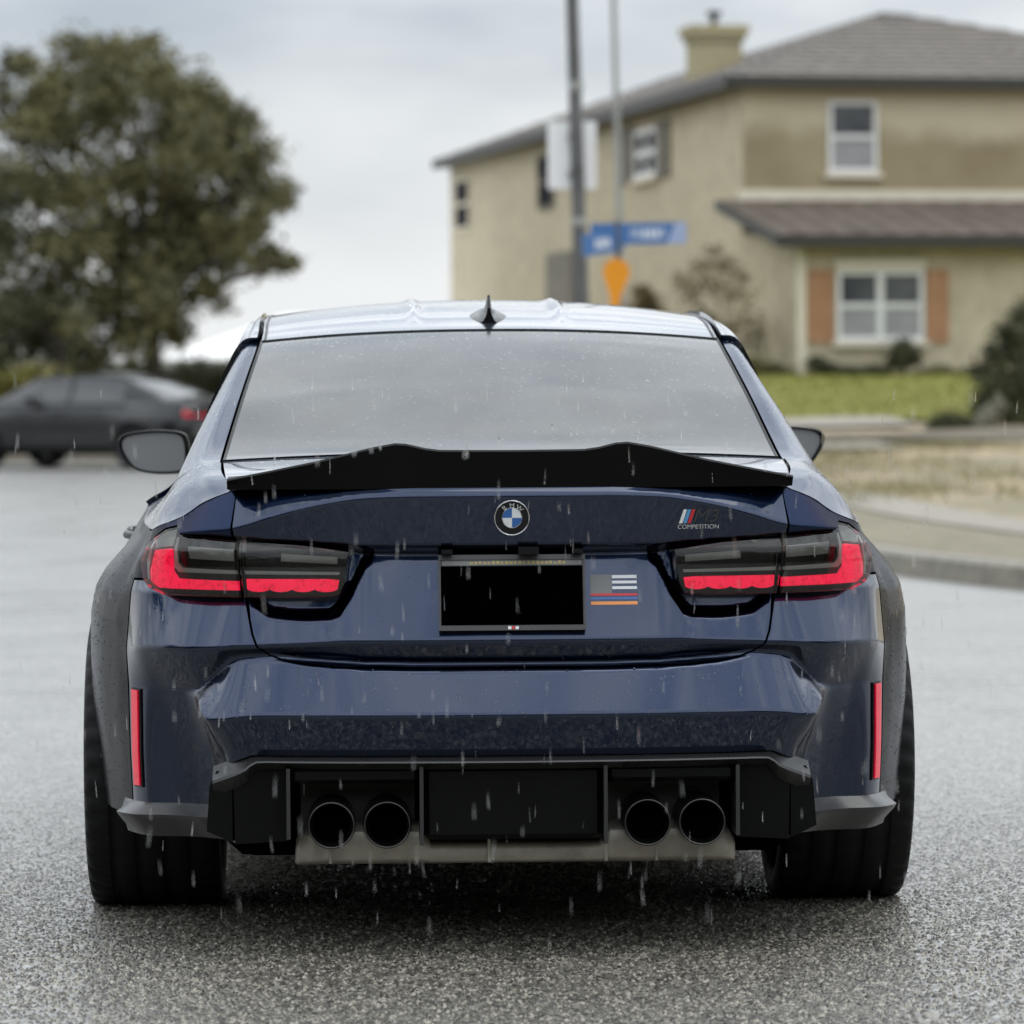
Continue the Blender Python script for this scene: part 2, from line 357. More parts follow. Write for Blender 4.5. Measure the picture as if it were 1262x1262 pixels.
# columns of (z, outward offset): 0 top 1 round 2 lip 3 step 4 pocket floor 5 plateau 6 lip edge 7 valley 8 bumper start 9 crease 10 low 11 bottom
OC = [
 (0,    [(1.003,-.012),(.988,0),(.876,-.020),(.862,-.075),(.850,-.069),(.78,-.046),(.672,-.010),(.620,-.040),(.612,-.014),(.516,.034),(.43,-.004),(.24,-.05)]),
 (.20,  [(1.003,-.012),(.988,0),(.876,-.020),(.862,-.075),(.850,-.069),(.78,-.046),(.672,-.010),(.620,-.040),(.612,-.014),(.516,.034),(.43,-.004),(.24,-.05)]),
 (.300, [(1.003,-.016),(.986,0),(.876,-.020),(.864,-.075),(.856,-.073),(.84,-.066),(.672,-.010),(.622,-.040),(.614,-.014),(.516,.034),(.43,-.004),(.24,-.05)]),
 (.316, [(1.003,-.017),(.985,0),(.876,-.020),(.864,-.088),(.852,-.087),(.842,-.066),(.672,-.010),(.622,-.040),(.614,-.014),(.516,.034),(.43,-.004),(.24,-.05)]),
 (.330, [(1.003,-.018),(.984,0),(.876,-.020),(.866,-.090),(.834,-.087),(.822,-.060),(.672,-.010),(.623,-.040),(.615,-.014),(.516,.034),(.43,-.004),(.24,-.05)]),
 (.345, [(1.003,-.019),(.982,0),(.878,-.020),(.868,-.090),(.805,-.084),(.790,-.049),(.672,-.010),(.624,-.040),(.616,-.014),(.516,.034),(.43,-.004),(.24,-.05)]),
 (.360, [(1.003,-.020),(.980,0),(.879,-.020),(.869,-.090),(.777,-.078),(.763,-.040),(.672,-.010),(.625,-.040),(.617,-.014),(.516,.034),(.43,-.004),(.24,-.05)]),
 (.378, [(1.002,-.022),(.977,0),(.880,-.020),(.870,-.088),(.750,-.074),(.736,-.031),(.671,-.010),(.626,-.040),(.618,-.014),(.516,.034),(.43,-.004),(.24,-.05)]),
 (.405, [(1.002,-.025),(.972,0),(.882,-.020),(.872,-.086),(.737,-.070),(.722,-.032),(.670,-.010),(.628,-.040),(.620,-.015),(.516,.034),(.43,-.004),(.24,-.05)]),
 (.45,  [(1.002,-.030),(.962,0),(.886,-.018),(.876,-.085),(.736,-.066),(.720,-.034),(.668,-.010),(.632,-.038),(.624,-.018),(.516,.034),(.43,-.004),(.24,-.05)]),
 (.53,  [(1.001,-.042),(.940,-.002),(.890,-.014),(.880,-.082),(.742,-.060),(.726,-.036),(.664,-.008),(.642,-.030),(.634,-.024),(.515,.034),(.43,-.004),(.24,-.05)]),
 (.575, [(1.000,-.050),(.925,-.004),(.894,-.013),(.883,-.078),(.772,-.058),(.752,-.042),(.661,-.006),(.643,-.026),(.634,-.026),(.512,.034),(.43,-.005),(.24,-.052)]),
 (.614, [(.999,-.055),(.915,-.006),(.896,-.014),(.885,-.075),(.80,-.066),(.767,-.046),(.659,-.004),(.638,-.028),(.626,-.030),(.506,.031),(.43,-.012),(.24,-.055)]),
 (.645, [(.990,-.056),(.911,-.009),(.898,-.016),(.885,-.075),(.80,-.068),(.768,-.047),(.657,-.002),(.613,-.040),(.603,-.037),(.504,.026),(.42,-.038),(.24,-.085)]),
 (.675, [(.980,-.056),(.908,-.011),(.899,-.018),(.885,-.075),(.80,-.070),(.768,-.048),(.656,-.001),(.588,-.047),(.581,-.038),(.528,.006),(.42,-.064),(.24,-.105)]),
 (.705, [(.967,-.054),(.905,-.014),(.899,-.020),(.885,-.073),(.80,-.069),(.768,-.047),(.655,0),(.564,-.048),(.560,-.041),(.553,-.034),(.42,-.082),(.24,-.115)]),
 (.745, [(.938,-.042),(.900,-.020),(.893,-.025),(.88,-.066),(.80,-.065),(.768,-.045),(.654,0),(.560,-.050),(.555,-.050),(.549,-.050),(.42,-.084),(.24,-.115)]),
 (.79,  [(.920,-.036),(.890,-.025),(.880,-.029),(.868,-.052),(.80,-.050),(.775,-.035),(.652,0),(.560,-.044),(.555,-.044),(.549,-.044),(.42,-.072),(.24,-.095)]),
 (.83,  [(.908,-.042),(.878,-.032),(.862,-.032),(.850,-.042),(.80,-.036),(.775,-.022),(.648,0),(.560,-.026),(.555,-.026),(.549,-.026),(.42,-.028),(.24,-.034)]),
 (.87,  [(.904,-.052),(.872,-.044),(.852,-.036),(.84,-.030),(.80,-.020),(.77,-.012),(.64,0),(.56,-.006),(.555,-.006),(.549,-.006),(.42,-.008),(.24,-.016)]),
 (.98,  [(.908,-.080),(.882,-.072),(.862,-.060),(.84,-.048),(.80,-.026),(.76,-.006),(.70,.004),(.60,.006),(.58,.006),(.50,.004),(.40,-.002),(.24,-.012)]),
 (1.38, [(.920,-.118),(.892,-.105),(.87,-.088),(.84,-.060),(.80,-.025),(.76,-.002),(.70,.010),(.60,.012),(.58,.012),(.50,.010),(.40,0),(.24,-.020)]),
 (1.61, [(.928,-.122),(.896,-.108),(.87,-.090),(.84,-.062),(.80,-.026),(.76,-.002),(.70,.010),(.60,.012),(.58,.012),(.50,.010),(.40,0),(.24,-.020)]),
 (2.13, [(.936,-.070),(.90,-.045),(.87,-.030),(.84,-.020),(.80,-.010),(.76,-.002),(.70,0),(.60,-.008),(.58,-.010),(.50,-.018),(.40,-.020),(.24,-.05)]),
 (3.13, [(.942,-.050),(.90,-.024),(.87,-.014),(.84,-.008),(.80,-.004),(.76,0),(.70,0),(.60,-.012),(.58,-.015),(.50,-.022),(.40,-.022),(.24,-.05)]),
 (3.73, [(.940,-.055),(.90,-.028),(.87,-.018),(.84,-.010),(.80,-.006),(.76,-.002),(.70,0),(.60,-.010),(.58,-.012),(.50,-.018),(.40,-.02),(.24,-.05)]),
 (4.38, [(.925,-.10),(.895,-.07),(.87,-.05),(.84,-.03),(.80,-.012),(.76,-.002),(.70,.006),(.60,.008),(.58,.008),(.50,.006),(.40,0),(.24,-.02)]),
 (5.0,  [(.86,-.08),(.83,-.06),(.80,-.04),(.78,-.03),(.75,-.015),(.72,-.005),(.66,.0),(.58,.004),(.56,.004),(.48,.004),(.38,0),(.20,-.02)]),
 (6.05, [(.80,-.05),(.78,-.03),(.76,-.02),(.74,-.012),(.72,-.006),(.69,0),(.64,.0),(.56,0),(.54,0),(.46,.01),(.36,.01),(.20,-.03)]),
]
for c_ in OC:
    if .305 < c_[0] < .39:
        k_ = c_[1]; k_[4] = (min(k_[4][0] + .010, k_[3][0] - .003), k_[4][1]); k_[5] = (k_[5][0] - .012, k_[5][1] + .004)
OU = np.array([c[0] for c in OC]); OZ = np.array([[k[0] for k in c[1]] for c in OC]); OO = np.array([[k[1] for k in c[1]] for c in OC])
def off(au, z, r=.006):
    Z = pchip_cols(OU, OZ, au); O = pchip_cols(OU, OO, au)
    out = np.zeros_like(z)
    for k in np.linspace(-1, 1, 7):
        zz = z + k * r
        j = np.clip((Z > zz[:, None]).sum(1) - 1, 0, Z.shape[1] - 2)
        ii = np.arange(len(z)); z0, z1 = Z[ii, j], Z[ii, j + 1]
        t = np.clip((z0 - zz) / np.maximum(z0 - z1, 1e-6), -.3, 1.3)
        out += O[ii, j] * (1 - t) + O[ii, j + 1] * t
    return out / 7
def Mraw(u, z, o):
    au = np.abs(u); e = 1e-3
    b = Bc(au); t = Bc(au + e) - Bc(np.maximum(au - e, -e) if False else au - np.minimum(e, au))
    t /= np.linalg.norm(t, axis=1, keepdims=True)
    nx, nd = -(-t[:, 1]), -t[:, 0]          # outward normal in plan
    s = np.where(u < 0, -1, 1)
    return np.stack([(b[:, 0] + nx * o) * s, b[:, 1] + nd * o, z], 1)
def M(u, z, h=0.): 
    u = np.atleast_1d(np.asarray(u, float)); z = np.atleast_1d(np.asarray(z, float))
    return Mraw(u, z, off(np.abs(u), z) + h)
def zt(u): return pchip_cols(OU, OZ[:, :1], np.atleast_1d(np.abs(np.asarray(u, float))))[:, 0]
def shell(h):                                     # the body surface lifted by h
    return lambda u, z: M(u, z, h)
def lens(h):                                      # the smooth surface the lamps are cut from
    return lambda u, z: Mraw(u, z, np.full_like(z, -.026) + h + .010 * np.clip((.80 - np.abs(u)) * 0, 0, 1) - .02 * np.clip((z - .87) / .05, 0, 1))
def nrm(f, u, z, e=.0012):
    a = f(u + e, z) - f(u - e, z); b = f(u, z + e) - f(u, z - e)
    n = np.cross(a, b); return n / np.maximum(np.linalg.norm(n, axis=1, keepdims=True), 1e-12)
def inside(poly, p):
    poly = np.asarray(poly); x, y = p[:, 0], p[:, 1]; r = np.zeros(len(p), bool); n = len(poly); j = n - 1
    for i in range(n):
        xi, yi, xj, yj = *poly[i], *poly[j]
        if yi != yj: r ^= ((yi > y) != (yj > y)) & (x < (xj - xi) * (y - yi) / (yj - yi) + xi)
        j = i
    return r
def segdist(poly, p):
    d = np.full(len(p), 9.); n = len(poly)
    for i in range(n):
        a, b = poly[i], poly[(i + 1) % n]; ab = b - a
        t = np.clip(((p - a) @ ab) / max(ab @ ab, 1e-12), 0, 1); d = np.minimum(d, np.linalg.norm(p - a - t[:, None] * ab, axis=1))
    return d
def panel(mb, outline, f, du=.02, dz=.008, th=.012, mat=0, lines=()):
    """one pressed panel: the outline in (u, z) meshed on surface f, with turned-in edges"""
    k = dz / du; ol = []
    o = [np.array(p, float) for p in outline]
    for a, b in zip(o, o[1:] + o[:1]):
        n = max(1, int(math.ceil(max(abs(b[0] - a[0]) / du, abs(b[1] - a[1]) / dz))))
        ol += [a + (b - a) * i / n for i in range(n)]
    ol = np.array(ol); sc = np.array([k, 1.]); os_ = ol * sc
    lo, hi = os_.min(0), os_.max(0)
    gx, gz = np.meshgrid(np.arange(lo[0] + dz / 2, hi[0], dz), np.arange(lo[1] + dz / 2, hi[1], dz))
    g = np.stack([gx.ravel(), gz.ravel()], 1)
    if len(g):
        g = g[inside(os_, g)]
    if len(g): g = g[segdist(os_, g) > dz * .45]
    n = len(os_); ex = []; exe = []
    for ln in lines:
        ln = np.array(ln) * sc; k_ = inside(os_, ln) & (segdist(os_, ln) > dz * .4); st = n + sum(len(e) for e in ex)
        idx = np.cumsum(k_) - 1
        exe += [(st + idx[i], st + idx[i + 1]) for i in range(len(ln) - 1) if k_[i] and k_[i + 1]]
        ln = ln[k_]; ex.append(ln)
        if len(g) and len(ln): g = g[np.min(np.linalg.norm(g[:, None] - ln[None], axis=2), axis=1) > dz * .55]
    pts = np.concatenate([os_] + ex + ([g] if len(g) else []))
    res = delaunay_2d_cdt([Vector(p) for p in pts], [(i, (i + 1) % n) for i in range(n)] + [(int(a_), int(b_)) for a_, b_ in exe], [], 0, 1e-6)
    V2 = np.array([(v[0], v[1]) for v in res[0]]); F = np.array([list(t) for t in res[2] if len(t) == 3])
    cen = V2[F].mean(1); F = F[inside(os_, cen)]
    uv = V2 / sc
    P = f(uv[:, 0], uv[:, 1]); N = nrm(f, uv[:, 0], uv[:, 1])
    sn = 1. if np.sum(N * (P - np.array([0, 2.4, .6]))) >= 0 else -1.
    N = N * sn
    mb.add(P, F.tolist(), N, mat)
    # turned edge
    Po = f(ol[:, 0], ol[:, 1]); No = nrm(f, ol[:, 0], ol[:, 1]) * sn
    V = np.concatenate([Po, Po - No * th])
    area = np.sum(ol[:, 0] * np.roll(ol[:, 1], -1) - np.roll(ol[:, 0], -1) * ol[:, 1])
    q = [(i, i + n, (i + 1) % n + n, (i + 1) % n) for i in range(n)]
    if area * sn < 0: q = [x[::-1] for x in q]
    mb.add(V, q, None, mat)
def mirror(pts): return [(-u, z) for u, z in pts][::-1]
def full(half): return half + mirror(half)          # half runs from centre top round to centre bottom, u >= 0
def uofd(d):
    uu = np.linspace(.87, 4.9, 800); return np.interp(d, Bc(uu)[:, 1], uu)

# upper body: inner edge (glass and roof) to waist, stations t0..t11
QI = [(.128,.614,.999),(.26,.625,1.030),(.45,.634,1.050),(.65,.639,1.063),(1.0,.603,1.205),(1.35,.568,1.332),(1.7,.566,1.385),(2.2,.562,1.408),(2.8,.555,1.395),(3.15,.55,1.36),(3.5,.60,1.20),(3.85,.68,1.005)]
QM = [None,[(.68,1.020),(.735,.985),(.772,.945)],[(.69,1.040),(.74,1.005),(.775,.955)],[(.69,1.060),(.735,1.030),(.772,.975)],[(.650,1.195),(.700,1.130),(.752,1.0)],
      [(.610,1.316),(.668,1.20),(.756,1.0)],[(.596,1.368),(.654,1.21),(.758,1.0)],[(.588,1.393),(.645,1.22),(.766,1.0)],[(.583,1.38),(.645,1.215),(.772,.995)],[(.59,1.345),(.675,1.19),(.785,.99)],
      [(.64,1.185),(.70,1.10),(.79,.985)],[(.71,.998),(.75,.985),(.80,.965)]]
QD4 = [None,.42,.60,.80,1.06,1.35,1.7,2.2,2.8,3.15,3.5,3.85]
QP = np.zeros((12, 5, 3))
for i in range(12):
    if i == 0:
        us = np.array([.614, .675, .725, .775, .83]); QP[0] = M(us, zt(us))
    else:
        u4 = uofd(QD4[i]); p4 = M(u4, zt(u4))[0]
        d0 = QI[i][0]; QP[i, 0] = (QI[i][1], d0, QI[i][2])
        for j, (x, z) in enumerate(QM[i]): QP[i, j + 1] = (x, d0 + (p4[1] - d0) * (j + 1) / 4, z)
        QP[i, 4] = p4
def Q(t, s):
    """surface point for station t (0..11) and s (0 inner .. 4 waist)"""
    t = np.atleast_1d(np.asarray(t, float)); s = np.atleast_1d(np.asarray(s, float))
    A = hermite(np.arange(12), QP.reshape(12, 15), t).reshape(-1, 5, 3)
    out = np.zeros((len(t), 3)); sl_ = np.gradient(A, axis=1)
    i = np.clip(s.astype(int), 0, 3); r = np.arange(len(t)); x = (s - i)[:, None]
    O = ((2*x**3-3*x**2+1) * A[r, i] + (x**3-2*x**2+x) * sl_[r, i] + (-2*x**3+3*x**2) * A[r, i+1] + (x**3-x**2) * sl_[r, i+1])
    w = np.clip(1 - t / .9, 0, 1) ** 2; q = w > 0
    if q.any():
        u0 = np.interp(s[q], np.arange(5), [.614, .675, .725, .775, .83]); A0 = np.broadcast_to(QP[0], (q.sum(), 5, 3)); g0 = np.gradient(QP[0], axis=0)
        iq, xq = i[q], x[q]
        O0 = (2*xq**3-3*xq**2+1) * QP[0][iq] + (xq**3-2*xq**2+xq) * g0[iq] + (-2*xq**3+3*xq**2) * QP[0][iq+1] + (xq**3-xq**2) * g0[iq+1]
        O[q] += w[q][:, None] * (M(u0, zt(u0)) - O0)
    return O
def sheet(mb, f, a0, a1, na, b0, b1, nb, mat=0, th=.012, flip=False):
    """rectangle of a parametric surface f(a, b) with turned-in edges"""
    A, B_ = np.meshgrid(np.linspace(a0, a1, na), np.linspace(b0, b1, nb), indexing='ij'); a, b = A.ravel(), B_.ravel(); e = 1e-3
    P = f(a, b); N = np.cross(f(a + e, b) - f(a - e, b), f(a, b + e) - f(a, b - e)); N /= np.maximum(np.linalg.norm(N, axis=1, keepdims=True), 1e-12)
    if flip: N = -N
    F = [(i * nb + j, (i + 1) * nb + j, (i + 1) * nb + j + 1, i * nb + j + 1) for i in range(na - 1) for j in range(nb - 1)]
    mb.add(P, F, N, mat)
    ring = [i * nb for i in range(na)] + [(na - 1) * nb + j for j in range(1, nb)] + [i * nb + nb - 1 for i in range(na - 2, -1, -1)] + [j for j in range(nb - 2, 0, -1)]
    n = len(ring); V = np.concatenate([P[ring], P[ring] - N[ring] * th])
    mb.add(V, [(i, (i + 1) % n, (i + 1) % n + n, i + n) for i in range(n)], None, mat)
def mx(f): return lambda a, b: f(a, b) * np.array([-1, 1, 1])
def cross(crown, bow):
    """surface spanning the two inner edges at station t, v from -1 to 1"""
    b_0, c_0 = bow[1][0], crown[1][0]
    def f(t, v):
        t = np.atleast_1d(t); v = np.atleast_1d(v)
        p = hermite(np.arange(12), np.array([(x, d, z) for d, x, z in QI]), t)
        k = 1 - np.abs(v) ** 2.2
        c = np.interp(t, *crown); b = np.interp(t, *bow)
        rib = np.exp(-((np.abs(v * p[:, 0]) - .185) / .016) ** 2) * np.clip((t - 5.25) * 1.6, 0, 1) * np.clip((7.2 - t) * 2, 0, 1) * .011
        O = np.stack([p[:, 0] * v, p[:, 1] - b * k, p[:, 2] + c * k + rib], 1)
        w = np.clip(1 - t / 1.3, 0, 1) ** 2; q = w > 0
        if q.any():
            v0 = v[q]; k0 = k[q]; x0 = QI[0][1] * np.clip(v0, -1, 1); E0 = M(x0, zt(x0))
            O0 = np.stack([x0, QI[0][0] - b_0 * k0, QI[0][2] + c_0 * k0], 1)
            O[q] += w[q][:, None] * (E0 - O0) * np.array([0, 1, 1])
        return O
    return f
C_CR = ([0, 3, 5, 6, 7, 8, 9, 10, 11], [.004, .018, .026, .034, .043, .045, .045, .05, .04])
C_BOW = ([0, 3, 5, 6, 9, 10, 11], [.045, .06, .03, .0, -.06, -.12, -.15])
top = cross(C_CR, C_BOW)

SHUT = [(.609,.96),(.604,.91),(.598,.85),(.586,.775),(.574,.72),(.564,.688),(.550,.660),(.530,.645),(.50,.635),(.455,.627),(.38,.6195),(.20,.6155),(0,.615)]
def grow(pts, g):
    out = []
    for i, p in enumerate(pts):
        a = np.array(pts[max(i - 1, 0)]); b = np.array(pts[min(i + 1, len(pts) - 1)]); t = (b - a) / np.linalg.norm(b - a)
        out.append((max(p[0] - t[1] * g if False else p[0] + (-t[1]) * g, 0.), p[1] + t[0] * g))
    return out
LAMP_OUT = [(.592,.768),(.602,.891),(.737,.901),(.747,.918),(.775,.911),(.800,.891),(.817,.84),(.814,.80),(.80,.783),(.765,.769)]
LAMP_IN = [(.352,.866),(.46,.880),(.592,.890),(.581,.768),(.42,.768),(.375,.772),(.362,.80)]

def wheel(root, x, d, half, rad, sgn, name_par):
    w = bpy.data.objects.new('wheel', None); COL.objects.link(w); w.parent = root; w.empty_display_size = .1
    t = MB(); hw = half
    g = []
    for c in (-.62, -.22, .22, .62):
        g += [(c - .075, 0), (c - .06, -.009), (c + .06, -.009), (c + .075, 0)]
    prof = [(-hw*.80,-.105),(-hw*.95,-.085),(-hw*1.0,-.05),(-hw*.975,-.022),(-hw*.93,-.009),(-hw*.86,-.003)] + [(a * hw * .92, b) for a, b in g] + [(hw*.86,-.003),(hw*.93,-.009),(hw*.975,-.022),(hw*1.0,-.05),(hw*.95,-.085),(hw*.80,-.105)]
    prof = np.array([(a, rad + b * .8) for a, b in prof])
    ax = np.abs(prof[:, 0]) / hw
    def rm(k, p):
        r = np.zeros(len(p)); k2 = (k + (np.sign(p[:, 0]) > 0) * 2) % 4
        return np.where((k2 == 0) & (ax > .66) & (ax < .97), -.007, np.where(((k + 1) % 8 == 0) & (ax < .6), -.003, 0.))
    t.lathe_x(prof, (x, d, .334), 160, rmod=rm)
    t.build('tyre', m_rubber, w)
    rr = rad - .105
    r_ = MB()
    r_.lathe_x([(-hw*.8, rr + .004), (-hw*.78, rr - .012), (-hw*.6, rr - .03), (hw*.6, rr - .03), (hw*.78, rr - .012), (hw*.8, rr + .004)], (x, d, .334), 48)
    r_.lathe_x([(sgn*hw*.72, .0), (sgn*hw*.72, .05), (sgn*hw*.62, .07), (sgn*hw*.2, .075)], (x, d, .334), 32)
    for k in range(10):
        a = 2 * math.pi * k / 10; ca, sa = math.cos(a), math.sin(a)
        rot = np.array([[1, 0, 0], [0, ca, -sa], [0, sa, ca]])
        r_.box(np.array((x + sgn * hw * .66, d, .334)) + rot @ np.array([0, rr * .55, 0]), (.012, rr * .44, .014), 0, rot)
    r_.build('rim', m_rim, w)
    b = MB(); b.lathe_x([(sgn*hw*.1, .0), (sgn*hw*.1, .185), (sgn*hw*.28, .185), (sgn*hw*.28, 0.)], (x, d, .334), 40); b.build('brake_disc', m_steel, w)
    return w

def mat_patch(name, f, n, mat, root, **k): pass

def build_body(root, pm):
    """painted shell, glass and wheels of a saloon"""
    P = {}
    # boot lid: face plus deck
    b = MB()
    half = [(0, 1.003), (.2, 1.003), (.3, 1.003), (.45, 1.002), (.56, 1.0005), (.612, .999)] + [(u - .0018, z) for u, z in SHUT[:-1]] + [(0, .6175)]
    ul = np.arange(.302, .60, .0025); LN = []
    for kk, dzz in ((4, .005), (4, 0), (4, -.005), (5, .005), (5, 0), (5, -.005), (3, .004), (3, -.004)):
        zl_ = pchip_cols(OU, OZ[:, kk:kk+1], ul)[:, 0] + dzz; LN += [np.stack([ul, zl_], 1), np.stack([-ul, zl_], 1)]
    panel(b, full(half)[:-1], shell(0), .0055, .004, lines=LN)
    sheet(b, top, .0, 2.80, 30, -.994, .994, 60, th=.002)
    P['lid'] = b.build('boot_lid', pm, root)
    # rear bumper
    b = MB()
    s2 = [(u + .0035 * (1 if z > .65 else .5), z - (.003 if z < .66 else 0)) for u, z in SHUT if z < .775][::-1]
    half = [(0, .612)] + s2[1:] + [(.592, .7655), (.765, .7655), (.801, .779), (.818, .797), (.876, .795), (.876, .275), (.655, .285), (.643, .398), (.565, .4285), (.3, .4275), (0, .4275)]
    panel(b, full(half)[:-1], shell(0), .011, .0045)
    P['bumper'] = b.build('rear_bumper', pm, root)
    for sg in (1, -1):
        f = shell(0) if sg > 0 else (lambda u, z: M(u, z) * np.array([-1, 1, 1]))
        # rear quarter: tail corner, flank round the arch, and the pillar above
        b = MB()
        us = np.array([.6145, .65, .69, .72, .745, .77, .80, .83, .87, .98, 1.1, 1.25, 1.38, 1.61, 1.83, 2.04])
        o = list(zip(us, zt(us) - .0005)) + [(2.04, .30)]
        th = np.linspace(R(-7), R(190), 40)
        dd = 1.08 + .385 * np.cos(th); zz = .335 + .385 * np.sin(th)
        o += [(float(uofd(d)), max(z, .27)) for d, z in zip(dd, zz)] + [(.882, .27), (.882, .80), (.821, .803), (.822, .84), (.804, .895), (.777, .915), (.748, .922), (.736, .905), (.6070, .8945), (.6108, .955)]
        panel(b, o, f, .014, .007, .014)
        q = Q if sg > 0 else mx(Q)
        sheet(b, q, 0.0, 5.0, 60, .025, 4, 40, 1, th=.002, flip=(sg < 0))
        b.build('quarter_panel', [m_beaded, m_beaded2], root)
        b = MB(); sheet(b, q, 5.015, 11, 50, .03, 1.0, 10, flip=(sg < 0)); b.build('roof_rail', pm, root)
        b = MB(); sheet(b, q, 5.015, 11, 40, 3.35, 4, 8, flip=(sg < 0)); b.build('window_sill', pm, root)
        b = MB()
        sheet(b, q, 5.03, 7.30, 24, 1.02, 3.33, 20, flip=(sg < 0)); sheet(b, q, 7.34, 10.9, 30, 1.02, 3.33, 20, flip=(sg < 0))
        b.build('side_window', m_side_glass, root)
        for u0, u1 in ((2.045, 2.80), (2.805, 3.60)):
            b = MB(); us = np.linspace(u0, u1, 8)
            panel(b, list(zip(us, zt(us) - .001)) + [(u1, .30), (u0, .30)], f, .04, .015)
            dr = b.build('door', pm, root)
            b = MB(); um = u0 + .14
            p = [f(np.array([um + k * .05]), np.array([.845 + .004 * k]))[0] + np.array([sg * (.012 if 0 < k < 4 else -.004), 0, 0]) + np.array([sg * .022 if 0 < k < 4 else 0, 0, 0]) for k in range(5)]
            b.tube(p, .011, 8); b.build('door_handle', m_gloss_black, dr)
        b = MB(); us = np.linspace(3.605, 4.98, 14)
        th = np.linspace(R(188), R(-10), 36); dd = 3.94 + .38 * np.cos(th); zz = .335 + .38 * np.sin(th)
        panel(b, list(zip(us, zt(us) - .001)) + [(4.98, .27)] + [(float(uofd(d)), max(z, .27)) for d, z in zip(dd[::-1], zz[::-1])] + [(3.605, .30)], f, .03, .012)
        b.build('front_wing', pm, root)
        # sill
        b = MB()
        us = np.linspace(1.98, 3.75, 20); A = f(us, np.full(20, .297)); Bq = f(us, np.full(20, .20)) - np.array([sg * .02, 0, 0])
        b.grid(np.stack([A, Bq], 1), flip=(sg < 0)); b.build('side_sill', m_plastic, root)
    b = MB(); us = np.linspace(-6.05, 6.05, 3)
    for sg in (1, -1):
        f = shell(0) if sg > 0 else (lambda u, z: M(u, z) * np.array([-1, 1, 1]))
        us = np.linspace(4.985, 6.05, 14)
        panel(b, list(zip(us, zt(us) - .003)) + [(6.05, .20), (4.985, .24)], f, .04, .015)
    b.build('front_bumper', pm, root)
    b = MB()
    us = np.linspace(4.38, 6.04, 24); E_ = M(us, zt(us))
    v = np.linspace(-1, 1, 31); G = np.zeros((24, 31, 3))
    for i in range(24):
        cd = 3.83 + (4.76 - 3.83) * (i / 23.0); cz = 1.0 - .16 * (i / 23.) ** 1.6
        for j, vv in enumerate(v):
            k = abs(vv) ** 2.0; e = E_[i] if vv >= 0 else E_[i] * np.array([-1, 1, 1])
            G[i, j] = np.array([0, cd, cz + .015]) * (1 - k) + np.array([0, e[1], e[2]]) * k; G[i, j, 0] = E_[i, 0] * vv
    b.grid(G, flip=True); b.build('bonnet', pm, root)
    b = MB(); sheet(b, top, 5.004, 8.98, 60, -.988, .988, 90, th=.003); P['roof'] = b.build('roof_panel', pm, root)
    b = MB(); sheet(b, top, 2.82, 4.992, 50, -.989, .989, 60, th=.003); P['glass'] = b.build('rear_window', m_rear_glass, root)
    b = MB(); sheet(b, top, 9.02, 10.98, 20, -.975, .975, 40); b.build('windscreen', m_side_glass, root)
    # dark structure behind the shut lines and under the floor
    b = MB()
    us = np.linspace(-.90, .90, 121); zs = np.linspace(.99, .44, 40)
    U, Z = np.meshgrid(us, zs, indexing='ij')
    b.grid(M(U.ravel(), np.minimum(Z.ravel(), zt(U.ravel()) - .02), -.024).reshape(121, 40, 3), flip=True)
    for sg in (1, -1):
        q = Q if sg > 0 else mx(Q)
        tt, ss = np.meshgrid(np.linspace(.05, 10.9, 60), np.linspace(0, 3.9, 12), indexing='ij')
        p = q(tt.ravel(), ss.ravel()); p[:, 2] -= .03; p[:, 0] *= .975; b.grid(p.reshape(60, 12, 3), flip=(sg < 0))
    tt, vv = np.meshgrid(np.linspace(.05, 10.9, 70), np.linspace(-1, 1, 30), indexing='ij')
    p = top(tt.ravel(), vv.ravel()); p[:, 2] -= .026; b.grid(p.reshape(70, 30, 3))
    b.bevbox((-.62, .22, .19), (.62, 4.6, .55), .03)
    b.box((0, 2.5, .30), (.80, .95, .09)); b.box((0, .62, .42), (.80, .30, .12)); b.box((0, 1.2, .62), (.63, .9, .2)); b.box((0, 3.9, .6), (.62, .7, .2))
    b.build('underbody', m_void, root)
    wheel(root, .812, 1.08, .158, .35, 1, 0); wheel(root, -.812, 1.08, .158, .35, -1, 0)
    wheel(root, .80, 3.94, .14, .345, 1, 0); wheel(root, -.80, 3.94, .14, .345, -1, 0)
    return P

def text_polys(txt, size, sx=1.0, shear=0.):
    cu = bpy.data.curves.new('txt', 'FONT'); cu.body = txt; cu.size = size; cu.align_x = 'CENTER'; cu.align_y = 'CENTER'; cu.shear = shear; cu.resolution_u = 3
    ob = bpy.data.objects.new('txt', cu); COL.objects.link(ob); dg = bpy.context.evaluated_depsgraph_get()
    me = bpy.data.meshes.new_from_object(ob.evaluated_get(dg))
    V = np.array([v.co[:2] for v in me.vertices]); F = [list(p.vertices) for p in me.polygons]
    bpy.data.objects.remove(ob); bpy.data.curves.remove(cu); bpy.data.meshes.remove(me)
    V[:, 0] *= sx
    return V, F
def text_on(mb, txt, size, f, u0, z0, th=.0015, sx=1.0, shear=0., mat=0, bend=None):
    V, F = text_polys(txt, size, sx, shear)
    if bend: # wrapped round a circle of that radius
        a = bend[1] - V[:, 0] / bend[0]; rr = bend[0] + V[:, 1]
        V = np.stack([rr * np.cos(a), rr * np.sin(a)], 1)
    u, z = u0 + V[:, 0], z0 + V[:, 1]
    P = f(u, z); N = nrm(f, u, z); mb.add(P, F, N, mat)
    # letter edges
    from collections import Counter
    ec = Counter()
    for g in F:
        for i in range(len(g)): ec[(g[i], g[(i + 1) % len(g)])] += 1
    n = len(V); W_ = np.concatenate([P, P - N * th]); q = [(a, a + n, b + n, b) for (a, b) in ec if (b, a) not in ec]
    mb.add(W_, q, None, mat)
